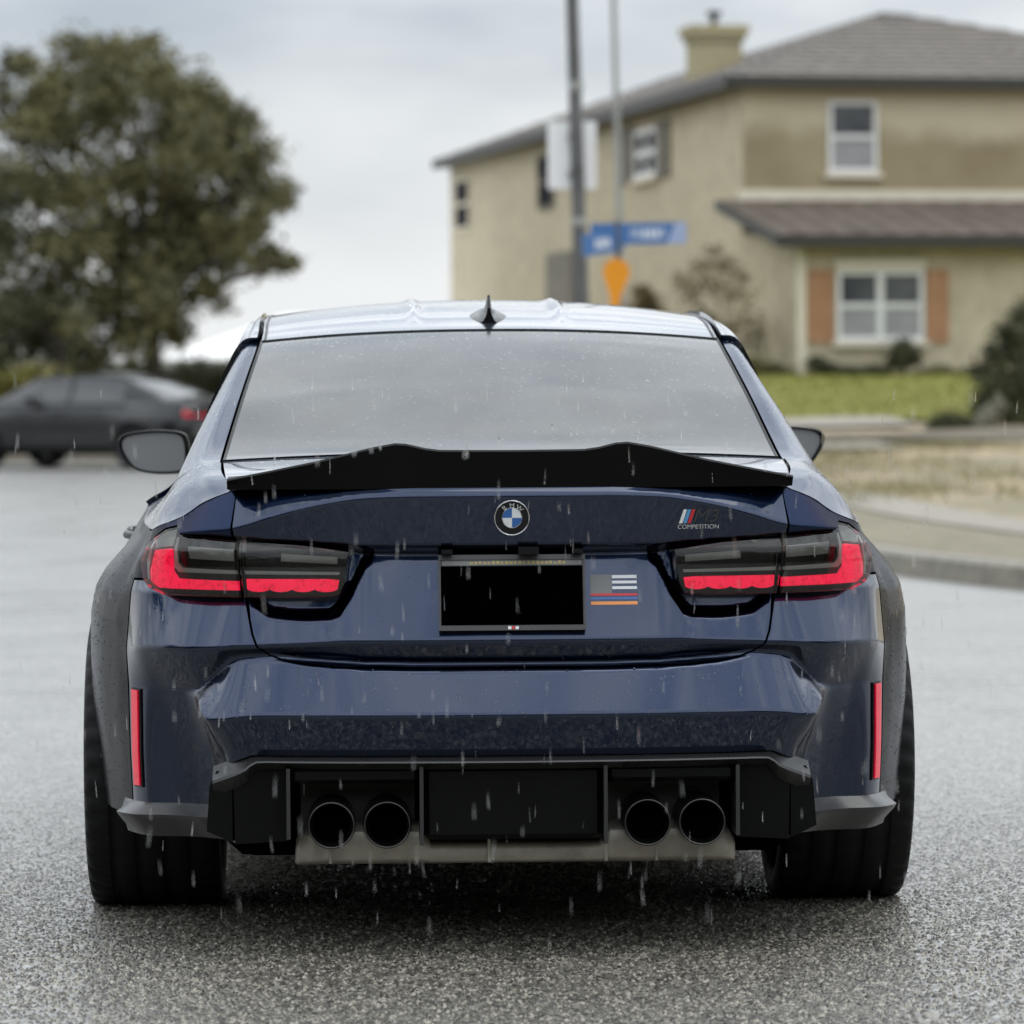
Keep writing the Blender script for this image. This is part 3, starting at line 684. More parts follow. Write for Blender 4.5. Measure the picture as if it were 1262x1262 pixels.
def disc(r, c, n=40): return [(c[0] + r * math.cos(2 * math.pi * i / n), c[1] + r * math.sin(2 * math.pi * i / n)) for i in range(n)]

# ================================================================== the blue saloon
CAR = empty('sports_saloon', (0, 0, .010), R(2.2), label='dark blue sports saloon seen from behind with black boot spoiler and four exhaust tips', cat='car')
body = build_body(CAR, m_paint)
if 1:
    # ---- tail lamps
    for sg in (1, -1):
        fl = (lambda h: lens(h)) if sg > 0 else (lambda h: (lambda u, z, g=lens(h): g(u, z) * np.array([-1, 1, 1])))
        b = MB(); panel(b, LAMP_OUT, fl(0), .012, .006, .03); lo = b.build('outer_tail_lamp', m_lens_dark, CAR)
        b = MB(); panel(b, [(.751,.871),(.792,.866),(.806,.82),(.803,.797),(.783,.784),(.594,.783),(.5955,.803),(.737,.806),(.749,.822)], fl(.006), .01, .006, .008); b.build('red_light_bar', m_red, lo)
        b = MB(); panel(b, [(.749,.877),(.791,.872),(.799,.888),(.775,.907),(.751,.913)], fl(.005), .01, .006, .006)
        panel(b, [(.796,.890),(.800,.890),(.8165,.84),(.8135,.80),(.7995,.784),(.787,.779),(.806,.795),(.810,.822)], fl(.006), .01, .006, .028)
        panel(b, [(.597,.818),(.598,.826),(.728,.830),(.736,.84),(.741,.895),(.746,.895),(.745,.83),(.735,.820)], fl(.005), .01, .006, .006)
        b.build('clear_lens_rim', m_lens_grey, lo)
        b = MB(); panel(b, [(.606,.846),(.608,.871),(.716,.877),(.710,.850)], fl(.004), .012, .006, .006); b.build('smoked_reflector', m_lens_bar, lo)
        b = MB(); panel(b, LAMP_IN, fl(0), .012, .006, .03); li = b.build('inner_tail_lamp', m_lens_dark, CAR)
        sc = [(.374,.806),(.40,.808),(.578,.808)]
        for k in range(41):
            u_ = .5765 - (.5765 - .378) * k / 40; sc.append((u_, 786e-3 - .0060 * abs(math.sin(math.pi * (u_ - .378) / .0496)) ** .6))
        b = MB(); panel(b, sc, fl(.006), .01, .006, .008); b.build('red_light_bar', m_red, li)
        b = MB(); panel(b, [(.374,.817),(.372,.823),(.582,.826),(.5815,.818)], fl(.005), .012, .006, .006); b.build('clear_lens_rim', m_lens_grey, li)
        b = MB(); panel(b, [(.378,.840),(.377,.855),(.500,.863),(.502,.846)], fl(.003), .012, .006, .005); b.build('smoked_reflector', m_lens_bar, li)
        cv = lambda u, z, sg=sg: lens(0)(u, z + 0) * np.array([sg, 1, 1])
        def cover(u, z, sg=sg):
            hh_ = .0095 + .011 * np.sin(np.pi * np.clip((z - .765) / .135, 0, 1))
            return Mraw(u, z, np.full_like(z, -.026) + hh_ - .02 * np.clip((z - .87) / .05, 0, 1)) * np.array([sg, 1, 1])
        b = MB(); panel(b, LAMP_OUT, cover, .012, .005, .014); b.build('lamp_cover', m_cover, lo)
        b = MB(); panel(b, LAMP_IN, cover, .012, .005, .014); b.build('lamp_cover', m_cover, li)
        # upright reflector in the bumper corner
        g = shell(.004) if sg > 0 else (lambda u, z: M(u, z, .004) * np.array([-1, 1, 1]))
        b = MB(); panel(b, [(.842,.338),(.842,.556),(.862,.558),(.862,.338)], g, .01, .02, .012); rs = b.build('reflector_surround', m_gloss_black, CAR)
        g = shell(.008) if sg > 0 else (lambda u, z: M(u, z, .008) * np.array([-1, 1, 1]))
        b = MB(); panel(b, [(.845,.342),(.845,.553),(.859,.554),(.859,.342)], g, .007, .02, .012); b.build('rear_reflector', m_red_dim, CAR)
    # ---- boot spoiler
    prof_x = [0, .10, .155, .185, .225, .25, .30, .42, .53, .612]
    zt_ = [1.084, 1.0845, 1.085, 1.089, 1.0985, 1.100, 1.091, 1.062, 1.040, 1.024]
    zb_ = [1.001, 1.001, 1.001, 1.001, 1.001, 1.001, 1.001, 1.001, 1.001, 1.001]
    xs = np.array([-x for x in prof_x[:0:-1]] + prof_x); xs = np.unique(np.concatenate([xs, np.linspace(-.612, .612, 61)]))
    ax = np.abs(xs); T_ = np.interp(ax, prof_x, zt_); Bm = np.interp(ax, prof_x, zb_); bd = Bc(ax)[:, 1]
    sec = []
    for x, zt0, zb0, d0 in zip(xs, T_, Bm, bd):
        h = zt0 - zb0
        sec.append([(x, d0 + .17, zb0 + .010), (x, d0 + .10, zb0 + .018 + h * .35), (x, d0 + .02, zt0 - .005), (x, d0 - .004, zt0), (x, d0 - .010, zt0 - .004), (x, d0 + .002, zb0 + h * .45), (x, d0 + .012, zb0), (x, d0 + .05, zb0)])
    sec = np.array(sec); b = MB()
    for j in range(8):
        b.grid(sec[:, [j, (j + 1) % 8]], flip=False, smooth=True)
    b.add(sec[0], [list(range(8))]); b.add(sec[-1], [list(range(7, -1, -1))])
    b.build('boot_spoiler', m_plastic, CAR)
    # ---- roof fin
    b = MB(); z0 = top(np.array([5.5]), np.array([0.]))[0]
    P = []
    for k in range(9):
        t = k / 8.; d = z0[1] - .10 + .19 * t; h = .078 * (1 - t) ** .8 * min(1, 6 * t + .55) + .004; w = .042 * math.sin(math.pi * (.10 + .80 * t)) ** .7 + .006
        zb = top(np.array([5. + (d - 1.35) / .35]), np.array([0.]))[0, 2] - .004
        P.append([(-w * 1.1, d, zb), (-w, d, zb + .007), (-w * .55, d, zb + .016), (-.0075, d, zb + .35 * h + .012), (-.003, d, zb + h), (.003, d, zb + h), (.0075, d, zb + .35 * h + .012), (w * .55, d, zb + .016), (w, d, zb + .007), (w * 1.1, d, zb)])
    P = np.array(P); b.grid(P, flip=True); b.add(P[0], [list(range(10))])
    b.build('roof_antenna', m_gloss_black, CAR)
    # ---- round badge
    f0, f1 = shell(.003), shell(.0055); cB = (0., .938)
    b = MB(); panel(b, disc(.0375, cB), f0, .01, .006, .004); bd_ = b.build('round_badge', m_gloss_black, CAR)
    def annulus(r0, r1, c, f, n=48):
        a = np.linspace(0, 2 * math.pi, n + 1); G = np.zeros((n + 1, 4, 3))
        for j, (r, h) in enumerate(((r0, -.001), (r0 * .6 + r1 * .4, .0012), (r0 * .3 + r1 * .7, .0012), (r1, -.002))):
            G[:, j] = M(c[0] + r * np.cos(a), c[1] + r * np.sin(a), f + h)
        return G
    b = MB(); b.grid(annulus(.0355, .039, cB, .004), flip=False); b.grid(annulus(.0205, .0225, cB, .005)); b.build('badge_ring', m_chrome, bd_)
    for k in range(4):
        a = np.linspace(k * math.pi / 2, (k + 1) * math.pi / 2, 9)
        b = MB(); panel(b, [cB] + [(cB[0] + .0205 * math.cos(t), cB[1] + .0205 * math.sin(t)) for t in a], f1, .01, .006, .002)
        b.build('badge_quadrant', m_white if k % 2 == 0 else m_bluep, bd_)
    b = MB()
    for ch, a in (('B', 128), ('M', 90), ('W', 52)):
        text_on(b, ch, .014, shell(.0048), cB[0], cB[1], .001, bend=(.0262, R(a)))
    b.build('badge_lettering', m_chrome, bd_)
    # ---- model badge
    b = MB(); zB = .936
    for k, mt in enumerate(((.362, 0), (.371, 1), (.380, 2))):
        u0 = mt[0]; panel(b, [(u0, zB - .013), (u0 + .007, zB - .013), (u0 + .016, zB + .016), (u0 + .009, zB + .016)], shell(.003), .01, .006, .003, mt[1])
    mbg = b.build('model_badge', [m_white, m_lblue, m_redp], CAR)
    b = MB(); text_on(b, 'M3', .040, shell(.0035), .418, zB + .002, .003, 1.1, .25); b.build('badge_lettering', m_frame, mbg)
    b = MB(); text_on(b, 'COMPETITION', .0135, shell(.003), .404, zB - .021, .002, 1.02, .0); b.build('badge_lettering', m_chrome, mbg)
    # ---- flag sticker
    def strip(x0, x1, z0, z1): return [(x0, z0), (x1, z0), (x1, z1), (x0, z1)]
    b = MB(); fs = shell(.0008); panel(b, strip(.172, .219, .772, .812), fs, .02, .01, .0006)
    st = b.build('flag_sticker', m_greyp, CAR)
    for x0, x1, z0, z1, mt in ((.220,.274,.804,.811,m_white),(.220,.274,.793,.799,m_white),(.220,.274,.781,.787,m_white),(.172,.274,.767,.772,m_redp),(.172,.274,.759,.764,m_bluep),(.172,.274,.748,.755,m_orange)):
        b = MB(); panel(b, strip(x0, x1, z0, z1), fs, .02, .01, .0006); b.build('sticker_stripe', mt, st)
    # ---- number plate
    b = MB(); ty = lambda z: .006 + (z - .697) * .22
    def tilt(mb, x0, x1, z0, z1, h0, h1, mat=0):
        V = [(x, ty(z) - h, z) for h in (h0, h1) for z in (z0, z1) for x in (x0, x1)]
        mb.add(V, [(0, 2, 3, 1), (4, 5, 7, 6), (0, 1, 5, 4), (2, 6, 7, 3), (0, 4, 6, 2), (1, 3, 7, 5)], None, mat)
    tilt(b, -.158, .158, .697, .858, -.02, .006); pl = b.build('number_plate', m_frame, CAR)
    b = MB(); tilt(b, -.153, .152, .7085, .834, .0062, .0075); b.build('plate_panel', m_plate, pl)
    b = MB(); tilt(b, -.150, .150, .8355, .846, .0062, .0070); b.build('plate_top_strip', m_greyp, pl)
    b = MB(); random.seed(3)
    for k in range(22):
        x = -.09 + k * .0095; h = .004 + .003 * random.random()
        tilt(b, x, x + .005 + .002 * random.random(), .838, .838 + h, .0071, .0076)
    b.build('plate_lettering', m_gold, pl)
    for sx in (-1, 1):
        for x0, x1, z0, z1 in ((-.158, .158, .848, .858), (-.158, .158, .697, .707)): pass
    b = MB(); tilt(b, -.158, .158, .8475, .858, .0061, .010); tilt(b, -.158, .158, .697, .7075, .0061, .010); tilt(b, -.158, -.1535, .7077, .8473, .0061, .010); tilt(b, .1535, .158, .7077, .8473, .0061, .010)
    b.build('plate_frame', m_frame, pl)
    b = MB()
    for x, mt in ((-.010, 0), (-.002, 1), (.006, 0)): tilt(b, x, x + .007, .6995, .7055, .0101, .0108, mt)
    b.build('frame_emblem', [m_white, m_redp], pl)
    b = MB(); b.box((.035, .012, .868), (.022, .02, .008)); b.build('reversing_camera', m_gloss_black, CAR)
    for sx in (-.14, .14): b = MB(); b.box((sx, .02, .866), (.012, .02, .005)); b.build('plate_lamp', m_gloss_black, CAR)
    # ---- diffuser
    b = MB()
    PX = [-.648, -.566, 0, .566, .648]; PZ = [.400, .431, .430, .431, .400]
    xs = np.array(sorted(set(list(np.linspace(-.648, .648, 55)) + PX))); zz = np.interp(xs, PX, PZ); dd = Bc(np.abs(xs))[:, 1]
    w = .026 + .028 * np.clip((np.abs(xs) - .55) / .03, 0, 1)
    blade = np.stack([np.stack([xs, dd + .03, zz], 1), np.stack([xs, dd - .020, zz - w * .50], 1), np.stack([xs, dd - .022, zz - w * .62], 1), np.stack([xs, dd + .01, zz - w * 1.1 - .004], 1)], 1)
    for j in range(3): b.grid(blade[:, [j, j + 1]], flip=True)
    df = b.build('diffuser', m_trimgloss, CAR)
    def dpart(name, polys, mat=m_plastic):
        b = MB()
        for poly, y0, y1 in polys: b.prism(poly, y0, y1)
        return b.build(name, mat, CAR)
    b = MB(); b.bevbox((-.193, .030, .243), (.193, .10, .404), .012); b.build('diffuser_centre', m_plastic, CAR)
    for x0, x1 in ((.203, .479), (-.479, -.203)): b = MB(); b.bevbox((x0, .026, .366), (x1, .12, .404), .010); b.build('diffuser_rail', m_plastic, CAR)
    for sg in (1, -1):
        dpart('diffuser_fin', [([(sg * .194, .236), (sg * .202, .236), (sg * .202, .405), (sg * .194, .405)][::sg], -.006, .12)], m_trimgloss)
        dpart('diffuser_fin', [([(sg * .480, .250), (sg * .488, .250), (sg * .488, .402), (sg * .480, .402)][::sg], .010, .14)], m_trimgloss)
        dpart('diffuser_side', [([(sg * .488, .240), (sg * .600, .234), (sg * .604, .385), (sg * .560, .404), (sg * .488, .404)][::sg], .075, .22)])
        b = MB(); b.prism([(sg * .606, .236), (sg * .662, .262), (sg * .655, .36), (sg * .640, .392), (sg * .606, .392)][::sg], .085, .25); b.build('diffuser_side', m_plastic, CAR)
        # corner winglet
        us = np.linspace(.612, .93, 26); q = (us - .612) / (.93 - .612)
        grow_ = np.clip(q * 3, 0, 1) * np.clip((1 - q) * 6, .25, 1)
        o0 = off(us, np.full(26, .30))
        ring = [(-.03, .312 - .0 * q), (.002 + 0 * q, .306 - .018 * (1 - np.clip(q * 3, 0, 1))), (.040 * grow_, .282 - .0 * q), (.036 * grow_, .274), (-.004 + 0 * q, .232), (-.05 + 0 * q, .232)]
        L = []
        for o_, z_ in ring:
            z_ = np.broadcast_to(z_, us.shape).astype(float); p = Mraw(us, z_, o0 + o_ + 0 * us)
            L.append(p * np.array([sg, 1, 1]))
        L = np.stack(L, 1); b = MB()
        for j in range(5): b.grid(L[:, [j, j + 1]], flip=(sg > 0))
        b.add(L[-1], [list(range(6)) if sg > 0 else list(range(5, -1, -1))]); b.add(L[0], [list(range(6))])
        b.build('corner_winglet', m_trimgloss, CAR)
    # ---- silencer and tail pipes
    b = MB()                                       # one box across the tail, stepped at the centre
    ss = np.array([-.478,-.474,-.46,-.43,-.30,-.205,-.192,-.18,0,.186,.198,.212,.30,.44,.47,.484,.488]) + .004
    hh = np.array([.004,.026,.038,.045,.046,.045,.038,.028,.0275,.028,.038,.045,.046,.045,.038,.026,.004])
    cz = .178 + hh; ring = []
    for k in range(20):
        a = 2 * math.pi * k / 20; ca, sa = math.cos(a), math.sin(a); ex = lambda v: math.copysign(abs(v) ** .45, v)
        ring.append(np.stack([ss, .24 + .13 * ex(ca) * np.minimum(1, hh / .03), cz + hh * ex(sa)], 1))
    b.grid(np.array(ring), closed=True, flip=False); sil = b.build('silencer', m_steel, CAR)
    for x in (-.395, -.05, .205, .315):
        b = MB(); b.box((x, .113, .212), (.003, .004, .026)); b.build('silencer_seam', m_steel, CAR)
    b = MB()
    for sg in (1, -1): 
        b = MB(); b.prism([(sg * .21, .24), (sg * .46, .24), (sg * .46, .35), (sg * .21, .35)][::sg], .20, .21); b.build('heat_shield', m_shaded_steel, CAR)
    for x in (-.392, -.272, .289, .407):
        b = MB(); n = 40; a = np.linspace(0, 2 * math.pi, n, endpoint=False)
        prof = [(.30, .049), (.03, .0520), (.020, .0515), (.014, .0500), (.0145, .0470), (.022, .0445), (.060, .0415), (.105, .0405)]
        G = np.stack([np.stack([x + r * np.cos(a), np.full(n, d), .279 + r * np.sin(a)], 1) for d, r in prof], 1)
        b.grid(G, closed=True, flip=True); tp = b.build('exhaust_tip', m_tip, CAR)
        b = MB(); b.add([(x + .0408 * math.cos(t), .10, .279 + .0408 * math.sin(t)) for t in a], [list(range(n))])
        G = np.stack([np.stack([x + .0403 * np.cos(a), np.full(n, d), .279 + .0403 * np.sin(a)], 1) for d in (.066, .10)], 1); b.grid(G, closed=True, flip=True)
        b.build('pipe_bore', m_void, tp)
    # ---- door mirrors
    for sg in (1, -1):
        def hous(k, inset, y):
            pts0 = [(.800, 1.060), (.812, 1.098), (.90, 1.104), (.985, 1.094), (1.004, 1.075), (1.000, 1.045), (.965, .990), (.90, .976), (.815, .978), (.800, 1.0)]
            pts = np.array(pts0)
            for _ in range(2):
                nx_ = np.roll(pts, -1, 0); pts = np.stack([pts * .78 + nx_ * .22, pts * .22 + nx_ * .78], 1).reshape(-1, 2)
            c = np.array([.905, 1.04]); return [np.array([(c[0] + (p[0] - c[0]) * k) * sg, y, c[1] + (p[1] - c[1]) * k]) for p in pts]
        G = np.array([hous(.86, 0, 2.915), hous(.93, 0, 2.90), hous(1.0, 0, 2.905), hous(1.0, 0, 2.95), hous(.9, 0, 3.03), hous(.55, 0, 3.10), hous(.05, 0, 3.12)])
        b = MB(); b.grid(np.swapaxes(G, 0, 1), closed=True, flip=(sg < 0))
        b.tube([(sg * .74, 3.02, .975), (sg * .81, 3.0, 1.0), (sg * .86, 2.98, 1.02)], [.035, .03, .03], 10)
        mm = b.build('door_mirror', m_gloss_black, CAR)
        b = MB(); b.add(np.array(hous(.87, 0, 2.912)), [list(range(40))[::-sg]]); b.build('mirror_glass', m_mirror, mm)
    # ---- seal round the rear window
    b = MB()
    for v in (-.985, .985):
        t = np.linspace(2.82, 5.02, 30); p = top(t, np.full(30, v * 1.003)); p[:, 2] -= .0015; b.tube(p, .0045, 6)
        t = np.linspace(5.0, 9, 30); p = top(t, np.full(30, v * .99)); p[:, 2] -= .001; b.tube(p, .0042, 6)
    v = np.linspace(-.985, .985, 40); p = top(np.full(40, 5.0), v); p[:, 2] -= .002; b.tube(p, .004, 6)
    b.build('window_seal', m_satin_black, CAR)
    # ---- rain beads lying on the car
    rng = np.random.default_rng(5)
    def bead_set(f, ab, n, rmin, rmax):
        a = rng.uniform(ab[0], ab[1], n); c = rng.uniform(ab[2], ab[3], n)
        e = 1e-3; P = f(a, c); N = np.cross(f(a + e, c) - f(a - e, c), f(a, c + e) - f(a, c - e)); N /= np.linalg.norm(N, axis=1, keepdims=True)
        r = rmin + (rmax - rmin) * rng.random(n) ** 4
        return P, N, r
    sets = [bead_set(top, (3.05, 4.95, -.95, .95), 2600, .0010, .0042), bead_set(top, (5.1, 7, -.95, .95), 500, .001, .004), bead_set(top, (1.6, 2.9, -.95, .95), 300, .001, .004),
            bead_set(shell(0), (-.70, .70, .45, .62), 1100, .0009, .0036), bead_set(shell(0), (-.56, .56, .63, .99), 500, .0008, .0028), bead_set(Q, (1, 5, .3, 3.6), 900, .0008, .003)]
    s6 = bead_set(mx(Q), (1, 5, .3, 3.6), 900, .0008, .003); sets.append((s6[0], -s6[1], s6[2]))
    for sg in (1, -1):
        s7 = bead_set(shell(0), (.90, 1.38, .3, .85), 800, .0008, .003)
        sets.append((s7[0] * np.array([sg, 1, 1]), s7[1] * np.array([sg, 1, 1]), s7[2]))
    P = np.concatenate([s[0] for s in sets]); N = np.concatenate([s[1] for s in sets]); r = np.concatenate([s[2] for s in sets])
    a = np.cross(N, np.array([.3, .2, .93])); a /= np.linalg.norm(a, axis=1, keepdims=True); c = np.cross(N, a)
    K = 7; ang = np.arange(K) * 2 * math.pi / K
    def ringp(k, rad, h): return P + (a * math.cos(ang[k % K]) + c * math.sin(ang[k % K])) * (r * rad)[:, None] + N * (r * h)[:, None]
    quads = []
    apex = P + N * (r * .55)[:, None]
    for k in range(K):
        quads.append(np.stack([ringp(k, 1, -.05), ringp(k + 1, 1, -.05), ringp(k + 1, .7, .38), ringp(k, .7, .38)], 1))
        quads.append(np.stack([ringp(k, .7, .38), ringp(k + 1, .7, .38), apex, apex], 1))
    qa = np.concatenate(quads)
    fast_mesh('rain_beads', qa, 4, m_water, CAR, kind='stuff')

# ================================================================== ground
GROUND_END = 900.
def _road():
    Mt = Mat('wet_asphalt', (.09, .09, .085), .45, 0, .4, Coat_Weight=1., Coat_IOR=1.5, Coat_Roughness=.12)
    v = Mt.voro(95, out='Color'); g = Mt.node('ShaderNodeSeparateColor'); Mt.link(v, g.inputs[0])
    base = Mt.ramp(g.outputs[0], [(.0, (.02, .019, .016)), (.38, (.085, .08, .068)), (.75, (.22, .208, .178)), (1., (.46, .44, .38))])
    big = Mt.noise(.35, 5); base = Mt.mix(base, (.08, .077, .07), Mt.ramp(big, [(.35, 0.), (.75, .35)]))
    Mt.color(base)
    cr = Mt.ramp(Mt.noise(.9, 5), [(.3, .24), (.7, .38)]); Mt.link(cr, Mt.p.inputs['Coat Roughness'])
    h = Mt.voro(95)
    b1 = Mt.node('ShaderNodeBump'); b1.inputs['Strength'].default_value = .6; b1.inputs['Distance'].default_value = .006; Mt.link(h, b1.inputs['Height']); Mt.link(b1.outputs[0], Mt.p.inputs['Normal'])
    b2 = Mt.node('ShaderNodeBump'); b2.inputs['Strength'].default_value = .14; b2.inputs['Distance'].default_value = .003; Mt.link(h, b2.inputs['Height']); Mt.link(b2.outputs[0], Mt.p.inputs['Coat Normal'])
    return Mt.m
m_road = _road()
def speck(name, c0, c1, sc, rough=.85, bump=.3, spec=.3, sc2=None, patch=None):
    Mt = Mat(name, c0, rough, 0, spec)
    n = Mt.noise(sc, 6, .65); col = Mt.ramp(n, [(.32, c0), (.68, c1)])
    if sc2: col = Mt.mix(col, Mt.ramp(Mt.noise(sc2, 3), [(.3, tuple(x * .6 for x in c0)), (.7, c1)]), .5)
    if patch: col = Mt.mix(col, patch, Mt.ramp(Mt.noise(.55, 5, .65), [(.44, 0.), (.60, .85)]))
    Mt.color(col); Mt.bump(Mt.noise(sc * 4, 4), bump, .02); return Mt.m
m_concrete = speck('wet_concrete', (.23, .205, .165), (.33, .30, .25), 2.2, .7, .15, .25, 14)
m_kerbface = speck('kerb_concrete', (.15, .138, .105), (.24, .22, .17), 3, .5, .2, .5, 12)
m_dirt = speck('pale_dirt', (.25, .215, .145), (.43, .33, .215), .35, .9, .4, .2, 5, (.19, .175, .115))
m_straw = speck('dry_grass', (.20, .185, .10), (.36, .32, .19), .9, .9, .2, .2)
m_parkway = speck('parkway_soil', (.15, .135, .09), (.27, .24, .175), .9, .85, .4, .2, 6)
m_mulch = speck('dark_mulch', (.085, .07, .052), (.20, .17, .125), 2.5, .9, .6, .2, 9)
m_lawn = speck('lawn_turf', (.185, .185, .045), (.225, .22, .058), .8, .9, .5, .15, 7)
m_far = speck('far_soil', (.10, .10, .06), (.20, .19, .13), .2, .9, .3, .2, 2)
b = MB(); b.add([(-400, -300, 0), (400, -300, 0), (400, GROUND_END, 0), (-400, GROUND_END, 0)], [(0, 1, 2, 3)])
b.build('road', m_road, kind='structure')

Mt = Mat('road_stones', (.2, .2, .18), .45, 0, .4, Coat_Weight=.7, Coat_IOR=1.33, Coat_Roughness=.2)
gi = Mt.node('ShaderNodeNewGeometry')
Mt.color(Mt.ramp(gi.outputs['Random Per Island'], [(0., (.024, .022, .018)), (.35, (.06, .055, .045)), (.7, (.15, .138, .112)), (1., (.34, .315, .26))])); m_stone = Mt.m
def stones():
    rng = np.random.default_rng(8); n = 680000
    Dd = rng.uniform(6.4, 15.5, n); X = rng.uniform(-4.6, 4.6, n)
    keep = rng.random(n) < np.interp(np.abs(X), [1.8, 4.6], [1, 0]) * np.interp(Dd, [6.4, 7.3, 10, 15.5], [0, 1, 1, 0]); Dd, X = Dd[keep], X[keep]; n = len(Dd)
    r = rng.uniform(.0035, .0085, n) * (Dd / 9) ** .6; h = r * rng.uniform(.45, .85, n) * np.interp(Dd, [7.4, 9.2, 11, 13, 15.5], [1, .85, .5, .22, .08]) * np.interp(np.abs(X), [1.8, 4.2], [1, .25]); K = 4
    V = np.zeros((n, K + 1, 3)); ph = rng.uniform(0, 6.28, n)
    for k in range(K):
        a = ph + 2 * math.pi * k / K; q = r * rng.uniform(.75, 1.2, n)
        V[:, k] = np.stack([X + q * np.cos(a), Dd - 9 + q * np.sin(a), np.full(n, -.001)], 1)
    V[:, K] = np.stack([X + rng.normal(0, .25, n) * r, Dd - 9 + rng.normal(0, .25, n) * r, h], 1)
    b0 = (np.arange(n) * (K + 1))[:, None, None]
    T = (b0 + np.array([[k, (k + 1) % K, K] for k in range(K)])[None]).reshape(-1)
    me = bpy.data.meshes.new('road_aggregate'); m_ = n * K
    me.vertices.add(n * (K + 1)); me.vertices.foreach_set('co', V.astype(np.float32).ravel())
    me.loops.add(m_ * 3); me.loops.foreach_set('vertex_index', T.astype(np.int32))
    me.polygons.add(m_); me.polygons.foreach_set('loop_start', np.arange(0, m_ * 3, 3, dtype=np.int32)); me.polygons.foreach_set('loop_total', np.full(m_, 3, np.int32))
    me.update(calc_edges=True); me.materials.append(m_stone)
    me.polygons.foreach_set('use_smooth', [True] * m_)
    o = bpy.data.objects.new('road_aggregate', me); COL.objects.link(o); o['kind'] = 'stuff'
stones()
def zdist(D):                                      # the lots climb away from the street
    return np.interp(D, [20, 33, 42, 48, 56, 71, 80, 300], [.15, .16, .22, .43, .63, 1.36, 1.38, 1.5])
KERB = [(40., 15.5), (16., 16.6), (9.0, 18.6), (5.6, 21.4), (3.95, 23.4), (3.04, 25.0), (2.62, 26.4), (2.36, 27.6), (1.9, 30.5), (1.4, 35.), (.9, 42.), (.3, 52.), (-.4, 62.), (-1.2, 70.), (-2.6, 76)]   # x, distance from the camera
KERB = np.array(KERB)
tt = np.linspace(0, len(KERB) - 1, 90); KC = hermite(np.arange(len(KERB)), KERB, tt)
tg = np.gradient(KC, axis=0); tg /= np.linalg.norm(tg, axis=1, keepdims=True); nk = np.stack([tg[:, 1], -tg[:, 0]], 1)   # towards the lots
def W3(P2, dz=0., flat_=None):
    z = zdist(P2[:, 1]) if flat_ is None else np.full(len(P2), flat_)
    return np.stack([P2[:, 0], P2[:, 1] - 9, z + dz], 1)
kr = empty('kerb', (KC[40, 0], KC[40, 1] - 9, 0), kind='structure')
inv = Matrix.Translation(-kr.location)
def put(o):
    o.matrix_parent_inverse = inv; return o
i0 = 0
for i in range(0, 88, 2):                          # cast lengths with open joints
    sl_ = slice(i, i + 3); c, n = KC[sl_].copy(), nk[sl_]
    c[0] += (c[1] - c[0]) * .02; c[-1] += (c[-2] - c[-1]) * .02
    prof = [(0, 0), (.015, .125), (.04, .15), (.20, .152), (.20, 0)]
    G = np.stack([np.concatenate([c + n * o_, np.full((len(c), 1), h)], 1) for o_, h in prof], 1); G[:, :, 1] -= 9
    b = MB()
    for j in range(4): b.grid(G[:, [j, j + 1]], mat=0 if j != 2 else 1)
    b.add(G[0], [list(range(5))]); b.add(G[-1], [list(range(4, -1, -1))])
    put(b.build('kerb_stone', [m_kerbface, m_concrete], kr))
def band(name, o0, o1, mat, dz, kind='structure', i0=0, i1=90):
    a = KC[i0:i1] + nk[i0:i1] * o0; c = KC[i0:i1] + nk[i0:i1] * o1
    n = 8; G = np.stack([W3(a + (c - a) * k / (n - 1), dz) for k in range(n)], 1)
    b = MB(); b.grid(G, flip=False); return b.build(name, mat, kind=kind)
band('parkway_strip', .2, 1.5, m_parkway, .0)
sw = empty('sidewalk', (KC[40, 0] + 2, KC[40, 1] - 9, .15), kind='structure')
inv2 = Matrix.Translation(-sw.location)
for i in range(8, 80, 2):                          # slabs
    a = KC[i:i + 3] + nk[i:i + 3] * 1.5; c = KC[i:i + 3] + nk[i:i + 3] * 2.25
    a[0] += (a[1] - a[0]) * .03; c[0] += (c[1] - c[0]) * .03
    P = np.stack([W3(a, .02), W3(a * .5 + c * .5, .02), W3(c, .02)], 1); b = MB(); b.grid(P)
    lowr = P.copy(); lowr[:, :, 2] -= .06
    for e0, e1 in ((P[0], lowr[0]), (lowr[-1], P[-1])): b.grid(np.stack([e0, e1], 1), smooth=False)
    b.grid(np.stack([lowr[:, 0], P[:, 0]], 1), smooth=False)
    o = b.build('paving_slab', m_concrete, sw); o.matrix_parent_inverse = inv2
# lots beyond, one rising sheet of dry ground, then the beds cut on it
def lot(name, poly, mat, dz, n=(24, 10), kind='structure'):
    """four corners as (x, distance); curved to the rising ground"""
    p = np.array(poly, float); u = np.linspace(0, 1, n[0])[:, None, None]; v = np.linspace(0, 1, n[1])[None, :, None]
    G2 = (p[0] * (1 - u) * (1 - v) + p[1] * u * (1 - v) + p[2] * u * v + p[3] * (1 - u) * v)
    flat2 = G2.reshape(-1, 2); P = W3(flat2, dz)
    P[:, 2] += .02 * np.sin(flat2[:, 0] * 1.7) * np.sin(flat2[:, 1] * .9)
    b = MB(); b.grid(P.reshape(n[0], n[1], 3)); return b.build(name, mat, kind=kind)
a = KC + nk * 2.9; far_ = np.stack([np.maximum(a[:, 0] + 50, 60), a[:, 1] + 6 + 40 * (np.arange(90) < 20) * 0], 1)
lt = MB(); n = 30
rows = []
